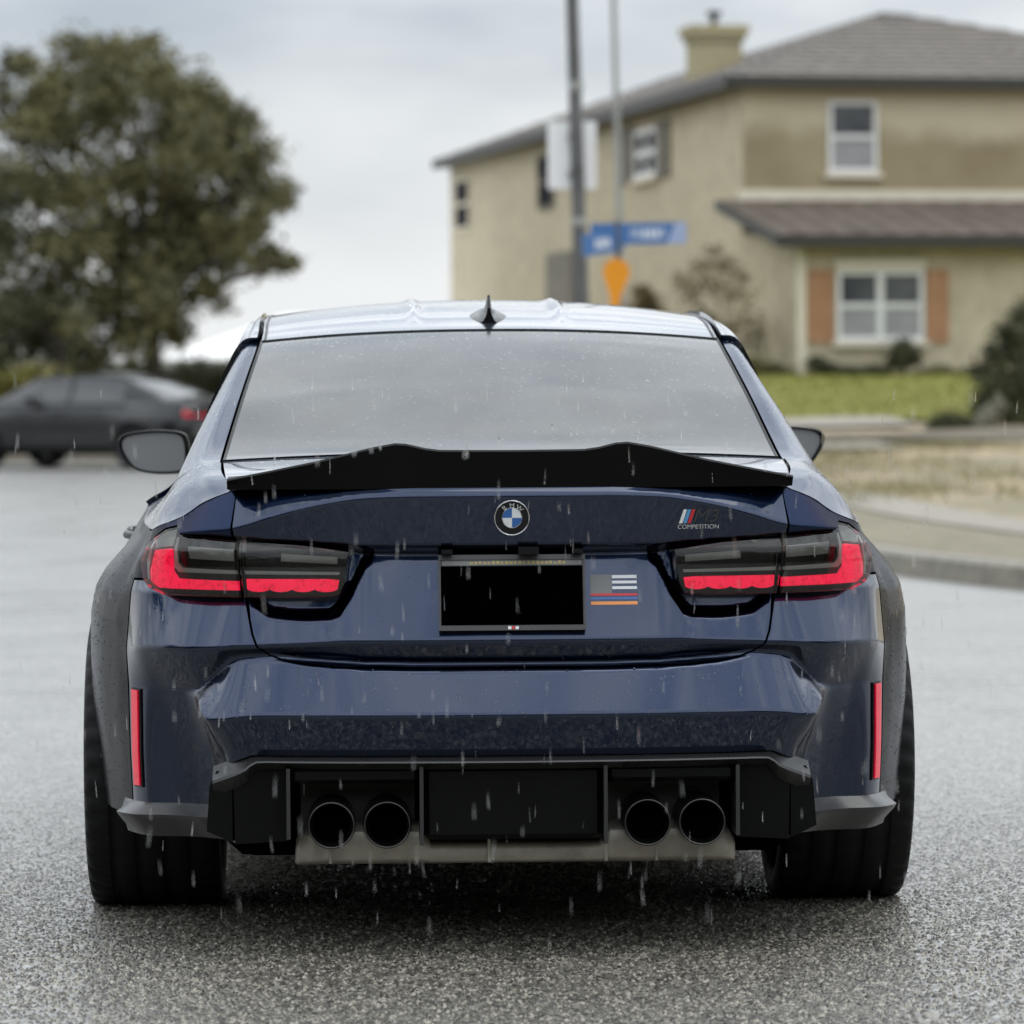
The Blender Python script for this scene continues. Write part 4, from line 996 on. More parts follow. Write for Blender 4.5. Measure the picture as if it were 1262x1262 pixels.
for Dd in np.linspace(22, 150, 120):
    xl = np.interp(Dd, KC[8:, 1], KC[8:, 0] + nk[8:, 0] * 2.22)
    if Dd > KC[-1, 1]: xl = -3
    xs = xl + (80 - xl) * np.linspace(0, 1, n) ** 2
    rows.append(np.stack([xs, np.full(n, Dd - 9), np.full(n, zdist(Dd)) + .012 * np.sin(xs * 2.1 + Dd)], 1))
lt.grid(np.array(rows), flip=True); lt.build('bare_ground', m_dirt, kind='structure')
lot('driveway', [(1.6, 47.6), (4.6, 48.6), (4.3, 50.0), (1.5, 49.8)], m_concrete, .05)
lot('mulch_bed', [(3.0, 51.0), (13, 50.6), (13, 57.2), (4.2, 53.6)], m_mulch, .045)
lot('garden_path', [(1.5, 54.6), (5.4, 55.8), (5.2, 57.6), (1.2, 57.0)], m_concrete, .06)
lot('lawn', [(.6, 57.0), (14, 57.8), (16, 72.6), (.4, 72.6)], m_lawn, .05, (40, 30))
# tufts of grass
rng = np.random.default_rng(11); n = 14000
D_ = rng.uniform(57.2, 72.4, n); X_ = rng.uniform(.8, 14, n); Zg = zdist(D_) + .06
ang = rng.uniform(0, 2 * math.pi, n); hgt = rng.uniform(.04, .09, n); lean = rng.normal(0, .025, (n, 2))
base = np.stack([X_, D_ - 9, Zg], 1); w = np.stack([np.cos(ang), np.sin(ang), 0 * ang], 1) * .012
fast_mesh('lawn_grass', np.stack([base - w, base + w, base + np.stack([lean[:, 0], lean[:, 1], hgt], 1)], 1), 3, m_lawn, kind='stuff')

rng = np.random.default_rng(12); cD = rng.uniform(36, 50.5, 90); cX = rng.uniform(1.6, 9, 90); n = 9000; ci = rng.integers(0, 90, n)
D_ = cD[ci] + rng.normal(0, .45, n); X_ = cX[ci] + rng.normal(0, .30, n); k_ = (D_ > 35) & (D_ < 51.5) & (X_ > 1.9); D_, X_ = D_[k_], X_[k_]; n = len(D_)
ang = rng.uniform(0, 2 * math.pi, n); hgt = rng.uniform(.04, .13, n); lean = rng.normal(0, .04, (n, 2)); base = np.stack([X_, D_ - 9, zdist(D_)], 1); w = np.stack([np.cos(ang), np.sin(ang), 0 * ang], 1) * .012
fast_mesh('dry_tufts', np.stack([base - w, base + w, base + np.stack([lean[:, 0], lean[:, 1], hgt], 1)], 1), 3, m_straw, kind='stuff')

# ================================================================== foliage helpers
def leaf_mat(name, dark, light, sc=1.6):
    Mt = Mat(name, dark, .75, 0, .25)
    n = Mt.noise(sc, 4, .6); Mt.color(Mt.ramp(n, [(.34, dark), (.66, light)])); return Mt.m
m_leaf_olive = leaf_mat('olive_leaves', (.065, .062, .032), (.20, .185, .082), 1.1)
m_leaf_dark = leaf_mat('dark_leaves', (.032, .035, .019), (.085, .088, .042))
m_leaf_brown = leaf_mat('brownish_leaves', (.085, .068, .036), (.21, .17, .085))
m_leaf_lime = leaf_mat('yellow_green_leaves', (.20, .19, .05), (.40, .36, .12), .9)
m_leaf_sage = leaf_mat('sage_leaves', (.14, .135, .10), (.28, .27, .21), 3)
m_bark = speck('bark', (.035, .030, .025), (.09, .078, .065), 5, .9, .6, .2)
def leaves(clumps, per, size, rng):
    """clumps (n, 4): centre and radius -> quads of leaf size"""
    out = []
    for cx, cy, cz, r in clumps:
        k = int(15 * per / 200. * (r / size) ** 2) + 20
        d = rng.normal(size=(k, 3)); d *= r * .52; d[:, 2] *= .8
        c = np.array([cx, cy, cz]) + d
        a = rng.normal(size=(k, 3)); a /= np.linalg.norm(a, axis=1, keepdims=True); b_ = np.cross(a, rng.normal(size=(k, 3))); b_ /= np.linalg.norm(b_, axis=1, keepdims=True)
        s = (size * rng.uniform(.6, 1.3, k))[:, None]
        out.append(np.stack([c - a * s, c + b_ * s * .45, c + a * s, c - b_ * s * .45], 1))
    return np.concatenate(out)
def limb(mb, a, c, r0, r1, rng, wob=.12):
    t = np.linspace(0, 1, 6)[:, None]; p = np.array(a) * (1 - t) + np.array(c) * t
    p[1:-1] += rng.normal(0, wob * np.linalg.norm(np.array(c) - np.array(a)) / 6, (4, 3)); p[:, 2] += np.sin(t[:, 0] * math.pi) * .05
    mb.tube(p, r0 + (r1 - r0) * t[:, 0], 8)
def tree(name, base, fork, clumps, mat, size, per, seed, rt=.2, **k):
    rng = np.random.default_rng(seed); root = empty(name, base, **k); base = np.array(base)
    iv = Matrix.Translation(-Vector(base))
    q = leaves(clumps, per, size, rng); o = fast_mesh('crown', q, 4, mat, root); o.matrix_parent_inverse = iv
    b = MB(); fk = np.array(fork); limb(b, base - np.array([0, 0, .2]), fk, rt, rt * .75, rng, .05)
    for c in clumps[::3]: limb(b, fk, np.array(c[:3]), rt * .45, rt * .08, rng)
    o = b.build('trunk', m_bark, root); o.matrix_parent_inverse = iv
    return root
def blob(px, py, r, D, rng, depth=1.2):
    p = at(px, py, D + rng.normal(0, depth)); return (p[0], p[1], p[2], r * D / 5175)
rng = np.random.default_rng(21)
# the big tree on the left
CL = [(150,70,32),(100,95,40),(190,90,38),(60,110,34),(25,80,26),(235,120,34),(270,130,24),(140,130,48),(210,160,46),(90,170,48),(30,160,42),(270,190,42),(320,185,30),(160,210,50),(100,240,50),(40,235,46),
      (215,240,48),(275,255,38),(330,240,30),(348,232,22),(352,250,14),(300,220,30),(150,290,50),(90,310,46),(220,310,40),(285,320,34),(330,318,27),(352,325,18),(255,350,28),(270,372,20),(180,350,44),(130,370,44),(60,360,44),(10,320,44),(10,220,44),
      (210,385,28),(150,405,32),(90,410,34),(40,410,34),(225,200,40),(180,60,22),(55,140,36),(5,120,20),(0,380,40),(120,60,22),(248,280,36),(290,165,26)]
CL += [(rng.uniform(10, 290), rng.uniform(90, 400), 30) for _ in range(16)] + [(185,395,34),(165,425,26),(215,410,24),(120,430,26),(300,290,24),(318,270,20)]
cl = [blob(x, y, r, 79, rng) for x, y, r in CL] + [blob(x + rng.normal(0, 12), y + rng.normal(0, 12), r * .7, 79, rng, 1.8) for x, y, r in CL]
bt = at(190, 478, 79); fk = at(188, 380, 79)
tree('broadleaf_tree', (bt[0], bt[1], .15), fk, cl, m_leaf_olive, .085, 120, 3, .19, label='large olive green tree with a dark trunk behind the dark grey car', cat='tree')
CL = [(-40,300,50),(-20,260,44),(-60,350,50),(20,385,34),(60,395,30),(-10,400,40),(75,380,26),(40,425,26),(-30,430,34),(90,430,20),(5,435,24),(70,432,20)]
cl = [blob(x, y, r, 76, rng, .7) for x, y, r in CL]
bt = at(76, 482, 76); fk = at(74, 425, 76)
tree('young_tree', (bt[0], bt[1], .15), fk, cl, m_leaf_dark, .075, 200, 4, .07, label='low dark tree on a thin stem above the roof of the grey car', cat='tree')
m_white_wall = speck('white_render', (.74, .73, .70), (.80, .79, .77), .6, .8, .05, .3)
# verge, hedge and wall beyond the side road
b = MB(); G = []
for x in np.linspace(-90, -1.5, 30): G.append([(x, 61 + .02 * x * 0, .0), (x, 61, .14), (x, 63.5, .15), (x, 75, .22), (x, 160, .6)])
G = np.array(G); b.grid(G[:, :2], mat=1, flip=True); b.grid(G[:, 1:3], mat=1, flip=True); b.grid(G[:, 2:], mat=0, flip=True)
b.build('verge', [m_far, m_concrete], kind='structure')
def hedge(name, px0, px1, ytop, D, mat, seed, size=.06, per=120, zb=.15, **k):
    rng = np.random.default_rng(seed); cs = []
    p0, p1 = at(px0, ytop, D), at(px1, ytop, D); h = p0[2] - zb; r = min(.35, h * .5)
    for x in np.arange(p0[0], p1[0], r * .7):
        for z in np.arange(zb + r * .7, p0[2] - r * .4, r * .8): cs.append((x + rng.normal(0, .06), p0[1] + rng.normal(0, .15), z + rng.normal(0, .06), r * rng.uniform(.8, 1.15)))
    root = empty(name, (float((p0[0] + p1[0]) / 2), float(p0[1]), zb), **k)
    o = fast_mesh('foliage', leaves(cs, per, size, rng), 4, mat, root); o.matrix_parent_inverse = Matrix.Translation(-root.location)
    b = MB()
    for x in np.arange(p0[0] + .1, p1[0], .5): b.tube([(x, p0[1], zb - .1), (x + .03, p0[1], zb + h * .6)], [.03, .012], 6)
    o = b.build('stems', m_bark, root); o['kind'] = 'stuff'; o.matrix_parent_inverse = Matrix.Translation(-root.location)
    return root
hedge('clipped_hedge', 80, 340, 445, 86, m_leaf_dark, 31, label='long dark hedge behind the trees on the left', cat='hedge')
hedge('yellow_shrub', -60, 72, 452, 84, m_leaf_lime, 32, label='yellow green shrub row behind the bonnet of the grey car', cat='shrub')
hedge('far_hedge', -500, -60, 440, 90, m_leaf_dark, 33, label='dark hedge running out of frame at far left', cat='hedge')

OB = empty('outbuilding', tuple(at(420, 470, 96)), label='low building with a white hipped roof seen between the tree and the blue car', cat='building'); ivo = Matrix.Translation(-OB.location)
UPV_ = np.array([0, 0, 1.])
ea, eb, ra_, rb_ = at(196, 443, 96), at(660, 443, 96), at(352, 387, 102.5), at(520, 387, 102.5)
ba, bb = ea + np.array([0, 13., 0]), eb + np.array([0, 13., 0])
b = MB(); b.box((float(ea[0] + eb[0]) / 2, float(ea[1]) + 6.5, float(ea[2]) / 2 - .1), (float(eb[0] - ea[0]) / 2 - .35, 6.1, float(ea[2]) / 2)); o = b.build('wall', m_white_wall, OB); o.matrix_parent_inverse = ivo
b = MB(); V = [ea, eb, bb, ba, ra_, rb_]; F = [(0, 1, 5, 4), (1, 2, 5), (2, 3, 4, 5), (3, 0, 4)]; b.add(V, F); V2 = [v - UPV_ * .12 for v in V[:4]]; b.add(V[:4] + V2, [(0, 4, 5, 1), (1, 5, 6, 2), (2, 6, 7, 3), (3, 7, 4, 0), (4, 7, 6, 5)]); o = b.build('roof', m_white_wall, OB); o.matrix_parent_inverse = ivo
# ================================================================== grey car
GC = empty('parked_saloon', (0, 0, 0), label='dark grey saloon parked across the street under the tree', cat='car')
# same pressings, other paint: copy the shell parts of the blue car
shellparts = {'boot_lid', 'rear_bumper', 'quarter_panel', 'roof_rail', 'window_sill', 'side_window', 'door', 'front_wing', 'side_sill', 'front_bumper', 'bonnet', 'roof_panel', 'rear_window', 'windscreen', 'underbody', 'outer_tail_lamp', 'inner_tail_lamp', 'door_mirror', 'wheel'}
def copy_part(o, par, depth=0):
    c = o.copy(); COL.objects.link(c); c.parent = par
    if o.type == 'MESH' and o.data.materials[0].name in (m_paint.name, m_beaded.name):
        c.data = o.data.copy()
        for k_ in range(len(c.data.materials)): c.data.materials[k_] = m_grey_paint
    if o.type == 'MESH' and o.data.materials[0].name == m_rear_glass.name:
        c.data = o.data.copy(); c.data.materials[0] = m_side_glass
    for ch in [x for x in o.children]: copy_part(ch, c, depth + 1)
for ch in [x for x in CAR.children if x.name.split('.')[0] in shellparts]: copy_part(ch, GC)
b = MB()
for sg in (1, -1):
    f = shell(.004) if sg > 0 else (lambda u, z: M(u, z, .004) * np.array([-1, 1, 1]))
    b.prism([(sg * .36, .372), (sg * .60, .36), (sg * .60, .43), (sg * .36, .43)][::sg], .07, .15)
b.prism([(-.60, .25), (.60, .25), (.64, .42), (-.64, .42)], .06, .20); b.build('lower_valance', m_plastic, GC)
# rear left corner of the grey car stands at photo x ~ 222, nose away to the left
yaw = R(60); cr = at(222, 575, 63.5)
loc = np.array([cr[0], cr[1], 0.]) - np.array([-.80 * math.cos(yaw) - .3 * math.sin(yaw), -.80 * math.sin(yaw) + .3 * math.cos(yaw), 0])
GC.location = (loc[0], loc[1], .01); GC.rotation_euler = (0, 0, yaw)

# ================================================================== house
m_stucco = speck('beige_stucco', (.52, .455, .32), (.58, .51, .37), .5, .9, .15, .2, 3)
def _wet():
    Mt = Mat('rain_wet_stucco', (.3, .25, .15), .8, 0, .3)
    sx = Mt.node('ShaderNodeSeparateXYZ'); Mt.link(Mt.coord(), sx.inputs[0])
    e = Mt.node('ShaderNodeMath', operation='ADD'); Mt.link(sx.outputs[2], e.inputs[0])
    nn = Mt.noise(.9, 4); e2 = Mt.node('ShaderNodeMath', operation='MULTIPLY'); Mt.link(nn, e2.inputs[0]); e2.inputs[1].default_value = 1.0; Mt.link(e2.outputs[0], e.inputs[1])
    f = Mt.ramp(Mt.node('ShaderNodeMath', operation='MULTIPLY').outputs[0], [(0, 0.), (1, 1.)])
    mr = Mt.node('ShaderNodeMapRange'); mr.inputs[1].default_value = 5.95; mr.inputs[2].default_value = 6.35; Mt.link(e.outputs[0], mr.inputs[0])
    dry = Mt.ramp(Mt.noise(.5, 5), [(.3, (.50, .44, .305)), (.7, (.57, .50, .36))]); wet = Mt.ramp(Mt.noise(.8, 5), [(.3, (.25, .20, .12)), (.7, (.35, .295, .18))])
    Mt.color(Mt.mix(wet, dry, mr.outputs[0])); Mt.bump(Mt.noise(30, 3), .15, .02); return Mt.m
m_wet = _wet()
m_trim = speck('cream_trim', (.62, .56, .44), (.70, .64, .52), 1, .7, .1, .3)
m_winwhite = flat('white_window_frame', (.72, .72, .70), .4)
m_pane = (lambda Mt: (Mt.color(Mt.ramp(Mt.noise(1.5, 3), [(.3, (.05, .055, .06)), (.7, (.13, .135, .14))])), Mt.m)[1])(Mat('window_pane', (.08, .08, .09), .2, 0, .3))
m_pane_dark = flat('dark_matt_pane', (.035, .035, .04), .7, spec=.0)  # darker pane without gloss, so the side windows mirror no sky
m_blind = speck('window_blind', (.26, .26, .26), (.33, .33, .33), 3, .5, .05)
m_shut = speck('orange_brown_shutter', (.36, .19, .10), (.45, .25, .14), 2, .6, .1)
m_shut2 = speck('grey_brown_shutter', (.14, .125, .095), (.19, .17, .13), 2, .6, .1)
def rooft(name, c0, c1):
    Mt = Mat(name, c0, .6, 0, .4); n = Mt.noise(1.1, 6, .7); t = Mt.voro(3.2, out='Color'); g = Mt.node('ShaderNodeSeparateColor'); Mt.link(t, g.inputs[0])
    Mt.color(Mt.mix(Mt.ramp(n, [(.3, c0), (.7, c1)]), Mt.ramp(g.outputs[0], [(0, c0), (1, c1)]), .45)); Mt.bump(Mt.noise(14, 3), .3, .03); return Mt.m
m_roof = rooft('grey_brown_tiles', (.12, .105, .088), (.20, .178, .155)); m_roofred = rooft('red_brown_tiles', (.095, .074, .058), (.195, .158, .128))
m_fascia = flat('dark_gutter', (.030, .028, .022), .5)
m_stack = speck('chimney_stucco', (.34, .29, .17), (.42, .37, .23), 1, .9, .1)

HY = R(11.7); fx = np.array([math.cos(HY), math.sin(HY), 0]); sx_ = np.array([-math.sin(HY), math.cos(HY), 0]); UPV = np.array([0, 0, 1.])
HC = at(915, 230, 74.0); HC[2] = 0
HC2 = HC - sx_ * 3.7
GZ = 1.36
class Plane:
    def __init__(s, o, a, n): s.o, s.a, s.n = o, a, n
    def uv(s, px, py):
        v = ray(px, py); t = ((s.o - CAM) @ s.n) / (v @ s.n); p = CAM + v * t; return (p - s.o) @ s.a, p[2]
    def box(s, mb, a0, a1, z0, z1, h0, h1, mat=0):
        V = [s.o + s.a * a + UPV * z + s.n * h for h in (h0, h1) for z in (z0, z1) for a in (a0, a1)]
        mb.add(V, [(0, 2, 3, 1), (4, 5, 7, 6), (0, 1, 5, 4), (2, 6, 7, 3), (0, 4, 6, 2), (1, 3, 7, 5)] if np.cross(s.a, UPV) @ s.n > 0 else [(1, 3, 2, 0), (6, 7, 5, 4), (4, 5, 1, 0), (3, 7, 6, 2), (2, 6, 4, 0), (5, 7, 3, 1)], None, mat)
FU = Plane(HC, fx, -sx_); FL = Plane(HC2, fx, -sx_); SD = Plane(HC, sx_, -fx)
HOUSE = empty('house', tuple(HC + UPV * GZ), label='beige two storey stucco house with tiled roof on the right', cat='house')
hinv = Matrix.Translation(-Vector(HC + UPV * GZ))
def hp(mb, name, mat, par=None, **k):
    o = mb.build(name, mat, par or HOUSE, **k)
    if par is None: o.matrix_parent_inverse = hinv
    return o
ez = FU.uv(915, 98)[1]                             # eave height
zb_top = FU.uv(940, 234)[1]; zb_bot = FU.uv(940, 247)[1]
FLEN, SLEN = 10.8, 27.2
b = MB(); V = [HC, HC + fx * FLEN, HC + fx * FLEN + sx_ * SLEN, HC + sx_ * SLEN]
b.add([v + UPV * (GZ - 1.2) for v in V] + [v + UPV * (ez - .02) for v in V], [(1, 2, 6, 5), (2, 3, 7, 6), (3, 0, 4, 7), (4, 5, 6, 7)], None, 0)
b.add([V[0] + UPV * GZ, V[1] + UPV * GZ, V[1] + UPV * ez, V[0] + UPV * ez], [(0, 1, 2, 3)], None, 0)
hp(b, 'wall', m_stucco)
b = MB(); FU.box(b, .02, FLEN - .05, zb_top - .01, ez - .12, -.05, .012); hp(b, 'upper_wall_panel', m_wet)
b = MB(); FU.box(b, -.06, FLEN, zb_bot, zb_top, -.05, .06); hp(b, 'trim_band', m_trim)
zl = FL.uv(985, 297)[1]
b = MB(); V = [HC2, HC2 + fx * FLEN, HC + fx * FLEN, HC]
b.add([v + UPV * (GZ - 1.2) for v in V] + [v + UPV * (zl + (.25 if i > 1 else 0)) for i, v in enumerate(V)], [(0, 1, 5, 4), (1, 2, 6, 5), (3, 0, 4, 7)], None, 0)
hp(b, 'lower_wall', m_stucco)
# tiled roofs as courses of overlapping tiles
def courses(mb, e0, e1, r0, r1, n, step=.045, cols=40):
    e0, e1, r0, r1 = map(np.array, (e0, e1, r0, r1))
    nn = np.cross(e1 - e0, r0 - e0); nn = nn / np.linalg.norm(nn); nn = nn if nn[2] > 0 else -nn
    for k in range(n):
        t0, t1 = k / n, (k + 1) / n + .012
        a0, a1 = e0 + (r0 - e0) * t0, e1 + (r1 - e1) * t0; c0, c1 = e0 + (r0 - e0) * min(t1, 1), e1 + (r1 - e1) * min(t1, 1)
        s = np.linspace(0, 1, cols + 1)[:, None]; wv = (np.abs(np.sin(s * cols * math.pi / 2)) * .03)
        A = a0 + (a1 - a0) * s + nn * (step + wv); C_ = c0 + (c1 - c0) * s + nn * (.004 + wv); L_ = a0 + (a1 - a0) * s
        mb.grid(np.stack([L_, A, C_], 1), smooth=False)
    mb.add([e0, e1, r1, r0], [(0, 1, 2, 3)])
OV = .34
c00 = HC - fx * OV - sx_ * OV + UPV * ez; c10 = HC + fx * (FLEN + OV) - sx_ * OV + UPV * ez
c01 = HC - fx * OV + sx_ * (SLEN + OV) + UPV * ez; c11 = HC + fx * (FLEN + OV) + sx_ * (SLEN + OV) + UPV * ez
apex = at(1088, 17, 79.5); apex2 = apex + sx_ * (SLEN - 11); apex2[2] = apex[2]
b = MB(); courses(b, c00, c10, apex, apex, 14); courses(b, c01, c00, apex2, apex, 12, cols=60); courses(b, c10, c11, apex, apex2, 12, cols=60); courses(b, c11, c01, apex2, apex2, 10)
roof = hp(b, 'roof', m_roof)
b = MB(); FU.box(b, -OV, FLEN + OV, ez - .16, ez + .06, OV - .06, OV + .04); SD.box(b, -OV, SLEN + OV, ez - .16, ez + .06, OV - .06, OV + .04)
b.add([c00 - UPV * .14, c10 - UPV * .14, c11 - UPV * .14, c01 - UPV * .14], [(3, 2, 1, 0)]); hp(b, 'gutter', m_fascia)
# lower roof
la = HC2 - fx * .45 - sx_ * .45 + UPV * (zl + .06); lb = HC2 + fx * (FLEN + .4) - sx_ * .45 + UPV * (zl + .06)
ra = HC - fx * .45 + UPV * (zb_bot - .01); rb = HC + fx * (FLEN + .4) + UPV * (zb_bot - .01)
b = MB(); courses(b, la, lb, ra, rb, 9, cols=44); hp(b, 'lower_roof', m_roofred)
b = MB(); FL.box(b, -.47, FLEN + .42, zl - .12, zl + .075, .41, .50)
V = [la + UPV * .02, ra + UPV * .02, ra - UPV * .16, la - UPV * .16]; V2 = [v - fx * .06 for v in V]
b.add(V + V2, [(0, 1, 2, 3), (7, 6, 5, 4), (0, 4, 5, 1), (1, 5, 6, 2), (2, 6, 7, 3), (3, 7, 4, 0)])
b.add([la - UPV * .12, lb - UPV * .12, rb - UPV * .12, ra - UPV * .12], [(3, 2, 1, 0)]); hp(b, 'lower_gutter', m_fascia)
b = MB(); p0 = FL.uv(983, 300); FL.box(b, -.05, .09, GZ - 1, zl - .12, .0, .08); hp(b, 'downpipe', m_trim)
# chimney
ch = at(880, 60, 82.); b = MB()
def hbox(mb, c, a, d, z0, z1, mat=0):
    V = [c + fx * x + sx_ * y + UPV * (z - c[2]) for z in (z0, z1) for x, y in ((-a, -d), (a, -d), (a, d), (-a, d))]
    mb.add(V, [(3, 2, 1, 0), (4, 5, 6, 7), (0, 1, 5, 4), (1, 2, 6, 5), (2, 3, 7, 6), (3, 0, 4, 7)], None, mat)
zc = lambda y: at(880, y, 82.)[2]
hbox(b, ch, .46, .4, zc(130), zc(52)); hbox(b, ch, .52, .46, zc(52) + .003, zc(44)); hbox(b, ch, .58, .52, zc(44) + .003, zc(33))
hp(b, 'chimney', m_stack)
b = MB(); pt = ch - fx * .0; b.tube([pt + UPV * (zc(33) - ch[2]), pt + UPV * (zc(20) - ch[2])], .07, 10); hbox(b, pt, .12, .12, zc(20), zc(14)); hp(b, 'chimney_pot', m_fascia)
# windows
def window(pl, px0, py0, px1, py1, mull=0, rail=True, sill=True, blind=True, fw=.075, frame_mat=None):
    a0, z1 = pl.uv(px0, py0); a1, z0 = pl.uv(px1, py1)
    if a0 > a1: a0, a1 = a1, a0
    fm = frame_mat or m_winwhite
    b = MB()
    pl.box(b, a0, a1, z1 - fw, z1, -.02, .05); pl.box(b, a0, a1, z0, z0 + fw, -.02, .05)
    pl.box(b, a0, a0 + fw, z0 + fw + .002, z1 - fw - .002, -.02, .05); pl.box(b, a1 - fw, a1, z0 + fw + .002, z1 - fw - .002, -.02, .05)
    n = mull + 1; wd = (a1 - a0 - 2 * fw); zm = (z0 + z1) / 2
    for k in range(1, n):
        c = a0 + fw + wd * k / n; pl.box(b, c - fw * .8, c + fw * .8, z0 + fw + .004, z1 - fw - .004, -.02, .048)
    w = hp(b, 'window', fm)
    for k in range(n):
        x0 = a0 + fw + wd * k / n + .01; x1 = a0 + fw + wd * (k + 1) / n - .01
        if rail:
            b = MB(); pl.box(b, x0, x1, zm - fw * .55, zm + fw * .55, -.02, .045); r_ = b.build('sash_rail', fm, w)
        for y0, y1, mt in ((z0 + fw, zm - .04, m_blind if blind else m_pane_dark), (zm + .04, z1 - fw, m_pane if blind else m_pane_dark)):
            b = MB(); pl.box(b, x0, x1, y0, y1, -.02, .022); b.build('pane', mt, w)
            if rail and mull:
                b = MB(); c = (x0 + x1) / 2; pl.box(b, c - .015, c + .015, y0, y1, .0, .034)
    if sill:
        b = MB(); pl.box(b, a0 - .08, a1 + .08, z0 - .10, z0 - .003, -.02, .12); b.build('window_ledge', m_trim, w)
    return a0, a1, z0, z1
def shutter(pl, px0, py0, px1, py1, mat):
    a0, z1 = pl.uv(px0, py0); a1, z0 = pl.uv(px1, py1)
    if a0 > a1: a0, a1 = a1, a0
    b = MB(); pl.box(b, a0, a1, z0, z1, -.01, .035); pl.box(b, a0, a0 + .06, z0, z1, .036, .06); pl.box(b, a1 - .06, a1, z0, z1, .036, .06)
    for k in range(3):
        z = z0 + (z1 - z0 - .07) * k / 2; pl.box(b, a0 + .062, a1 - .062, z, z + .07, .036, .058)
    w = hp(b, 'shutter', mat)
    n = 12
    for k in range(n):
        z = z0 + .08 + (z1 - z0 - .16) * k / n; b = MB(); pl.box(b, a0 + .064, a1 - .064, z + .006, z + (z1 - z0 - .16) / n * .8, .034, .048); b.build('slat', mat, w)
window(FU, 1020, 124, 1081, 213)
b = MB(); a0, z1 = FL.uv(1026, 320); a1, z0 = FL.uv(1140, 332); FL.box(b, a0, a1, z0, z1, -.01, .09); hp(b, 'window_lintel', m_trim)
window(FL, 1030, 333, 1138, 420, 1)
shutter(FL, 994, 332, 1027, 422, m_shut); shutter(FL, 1141, 332, 1168, 422, m_shut)
window(SD, 784, 162, 811, 216, 1, frame_mat=m_winwhite, blind=False, fw=.10)
shutter(SD, 766, 160, 783, 224, m_shut2); shutter(SD, 812, 150, 827, 216, m_shut2)
window(SD, 664, 192, 684, 256, 0, sill=False, frame_mat=m_shut2, blind=False); window(SD, 562, 222, 580, 282, 0, sill=False, frame_mat=m_trim, blind=False)
b = MB(); a0, z1 = SD.uv(675, 313); a1, z0 = SD.uv(707, 385); SD.box(b, a1, a0, z0 - .5, z1, -.01, .05); hp(b, 'side_door', m_shut2)

# ================================================================== planting round the house
def shrub(name, D, blobs, mat, seed, size=.05, per=240, depth=.3, label='', cat='shrub', zb=None, group=None, stems=True):
    rng = np.random.default_rng(seed); cs = [blob(x, y, r, D, rng, depth) for x, y, r in blobs]
    cx = float(np.mean([c[0] for c in cs])); z = float(zdist(D)) + .04 if zb is None else zb
    root = empty(name, (cx, D - 9, z), label=label, cat=cat, group=group); iv = Matrix.Translation(-root.location)
    o = fast_mesh('foliage', leaves(cs, per, size, rng), 4, mat, root); o.matrix_parent_inverse = iv
    if stems:
        b = MB()
        for c in cs[::2]: limb(b, (cx + rng.normal(0, .08), D - 9, z - .05), c[:3], .03, .008, rng)
        o = b.build('stems', m_bark, root); o.matrix_parent_inverse = iv
    return root
shrub('tall_shrub', 57, [(1245,470,32),(1225,490,24),(1260,430,30),(1215,460,18),(1250,520,24),(1280,480,36),(1232,440,16),(1290,520,30),(1222,430,10),(1212,505,14),(1240,410,14)], m_leaf_dark, 41, .05, 260, .4, 'tall dark shrub with loose twigs at the right edge beside the lawn')
shrub('clipped_topiary', 60, [(1268,400,24),(1275,385,22),(1262,418,16),(1290,410,24)], m_leaf_dark, 42, .035, 420, .2, 'rounded dark green bush top behind the tall shrub at right edge', zb=None)
shrub('round_bush', 55.4, [(1170,522,17),(1155,527,12),(1187,524,13),(1172,532,14),(1160,534,10),(1184,533,10)], m_leaf_dark, 43, .03, 420, .12, 'small round dark bush at the edge of the lawn')
shrub('sage_plant', 55.2, [(1208,532,12),(1212,522,14),(1222,508,12),(1202,530,10),(1232,498,9),(1218,532,10)], m_leaf_sage, 44, .05, 300, .15, 'pale grey green plant between the round bush and the tall shrub', 'plant')
shrub('window_shrub', 70, [(1112,436,16),(1105,446,12),(1122,442,13),(1112,425,9)], m_leaf_dark, 45, .035, 380, .12, 'dark rounded shrub under the right half of the lower window')
shrub('low_shrub', 70.1, [(1012,452,12),(1005,446,9),(1022,455,9)], m_leaf_dark, 46, .03, 300, .12, 'small leafy shrub under the left orange shutter')
shrub('ground_cover', 70.2, [(x, 459, 9) for x in range(1035, 1095, 9)], m_leaf_dark, 47, .03, 260, .12, 'low strip of planting along the wall under the lower window', 'plant')
shrub('border_plant', 70.3, [(x, 456 + (x * 7) % 9, 9) for x in range(1135, 1215, 10)], m_leaf_olive, 48, .035, 260, .15, 'loose low plants along the wall right of the right shutter', 'plant')
shrub('corner_shrub', 70.4, [(945,455,13),(960,458,11),(972,461,9),(930,450,13)], m_leaf_olive, 49, .035, 300, .15, 'olive shrub at the foot of the wall beside the downpipe')
rng = np.random.default_rng(50)
CL = [(880,350,26),(865,330,16),(895,325,16),(905,365,24),(925,395,22),(880,310,12),(850,360,18),(900,410,26),(930,430,22),(870,400,26),(915,340,12),(935,410,14),(840,345,12)]
cl = [blob(x, y, r, 71, rng, .4) for x, y, r in CL]; bt = at(893, 468, 71); fk = at(890, 420, 71)
tree('bare_shrub_tree', (bt[0], bt[1], 1.33), fk, cl, m_leaf_brown, .045, 55, 51, .05, label='thin brownish small tree against the side wall of the house', cat='tree')
shrub('wall_shrub', 78, [(790,360,12),(800,372,14),(785,385,16),(810,390,14)], m_leaf_brown, 52, .045, 240, .2, 'brownish shrub by the wall behind the orange sign')

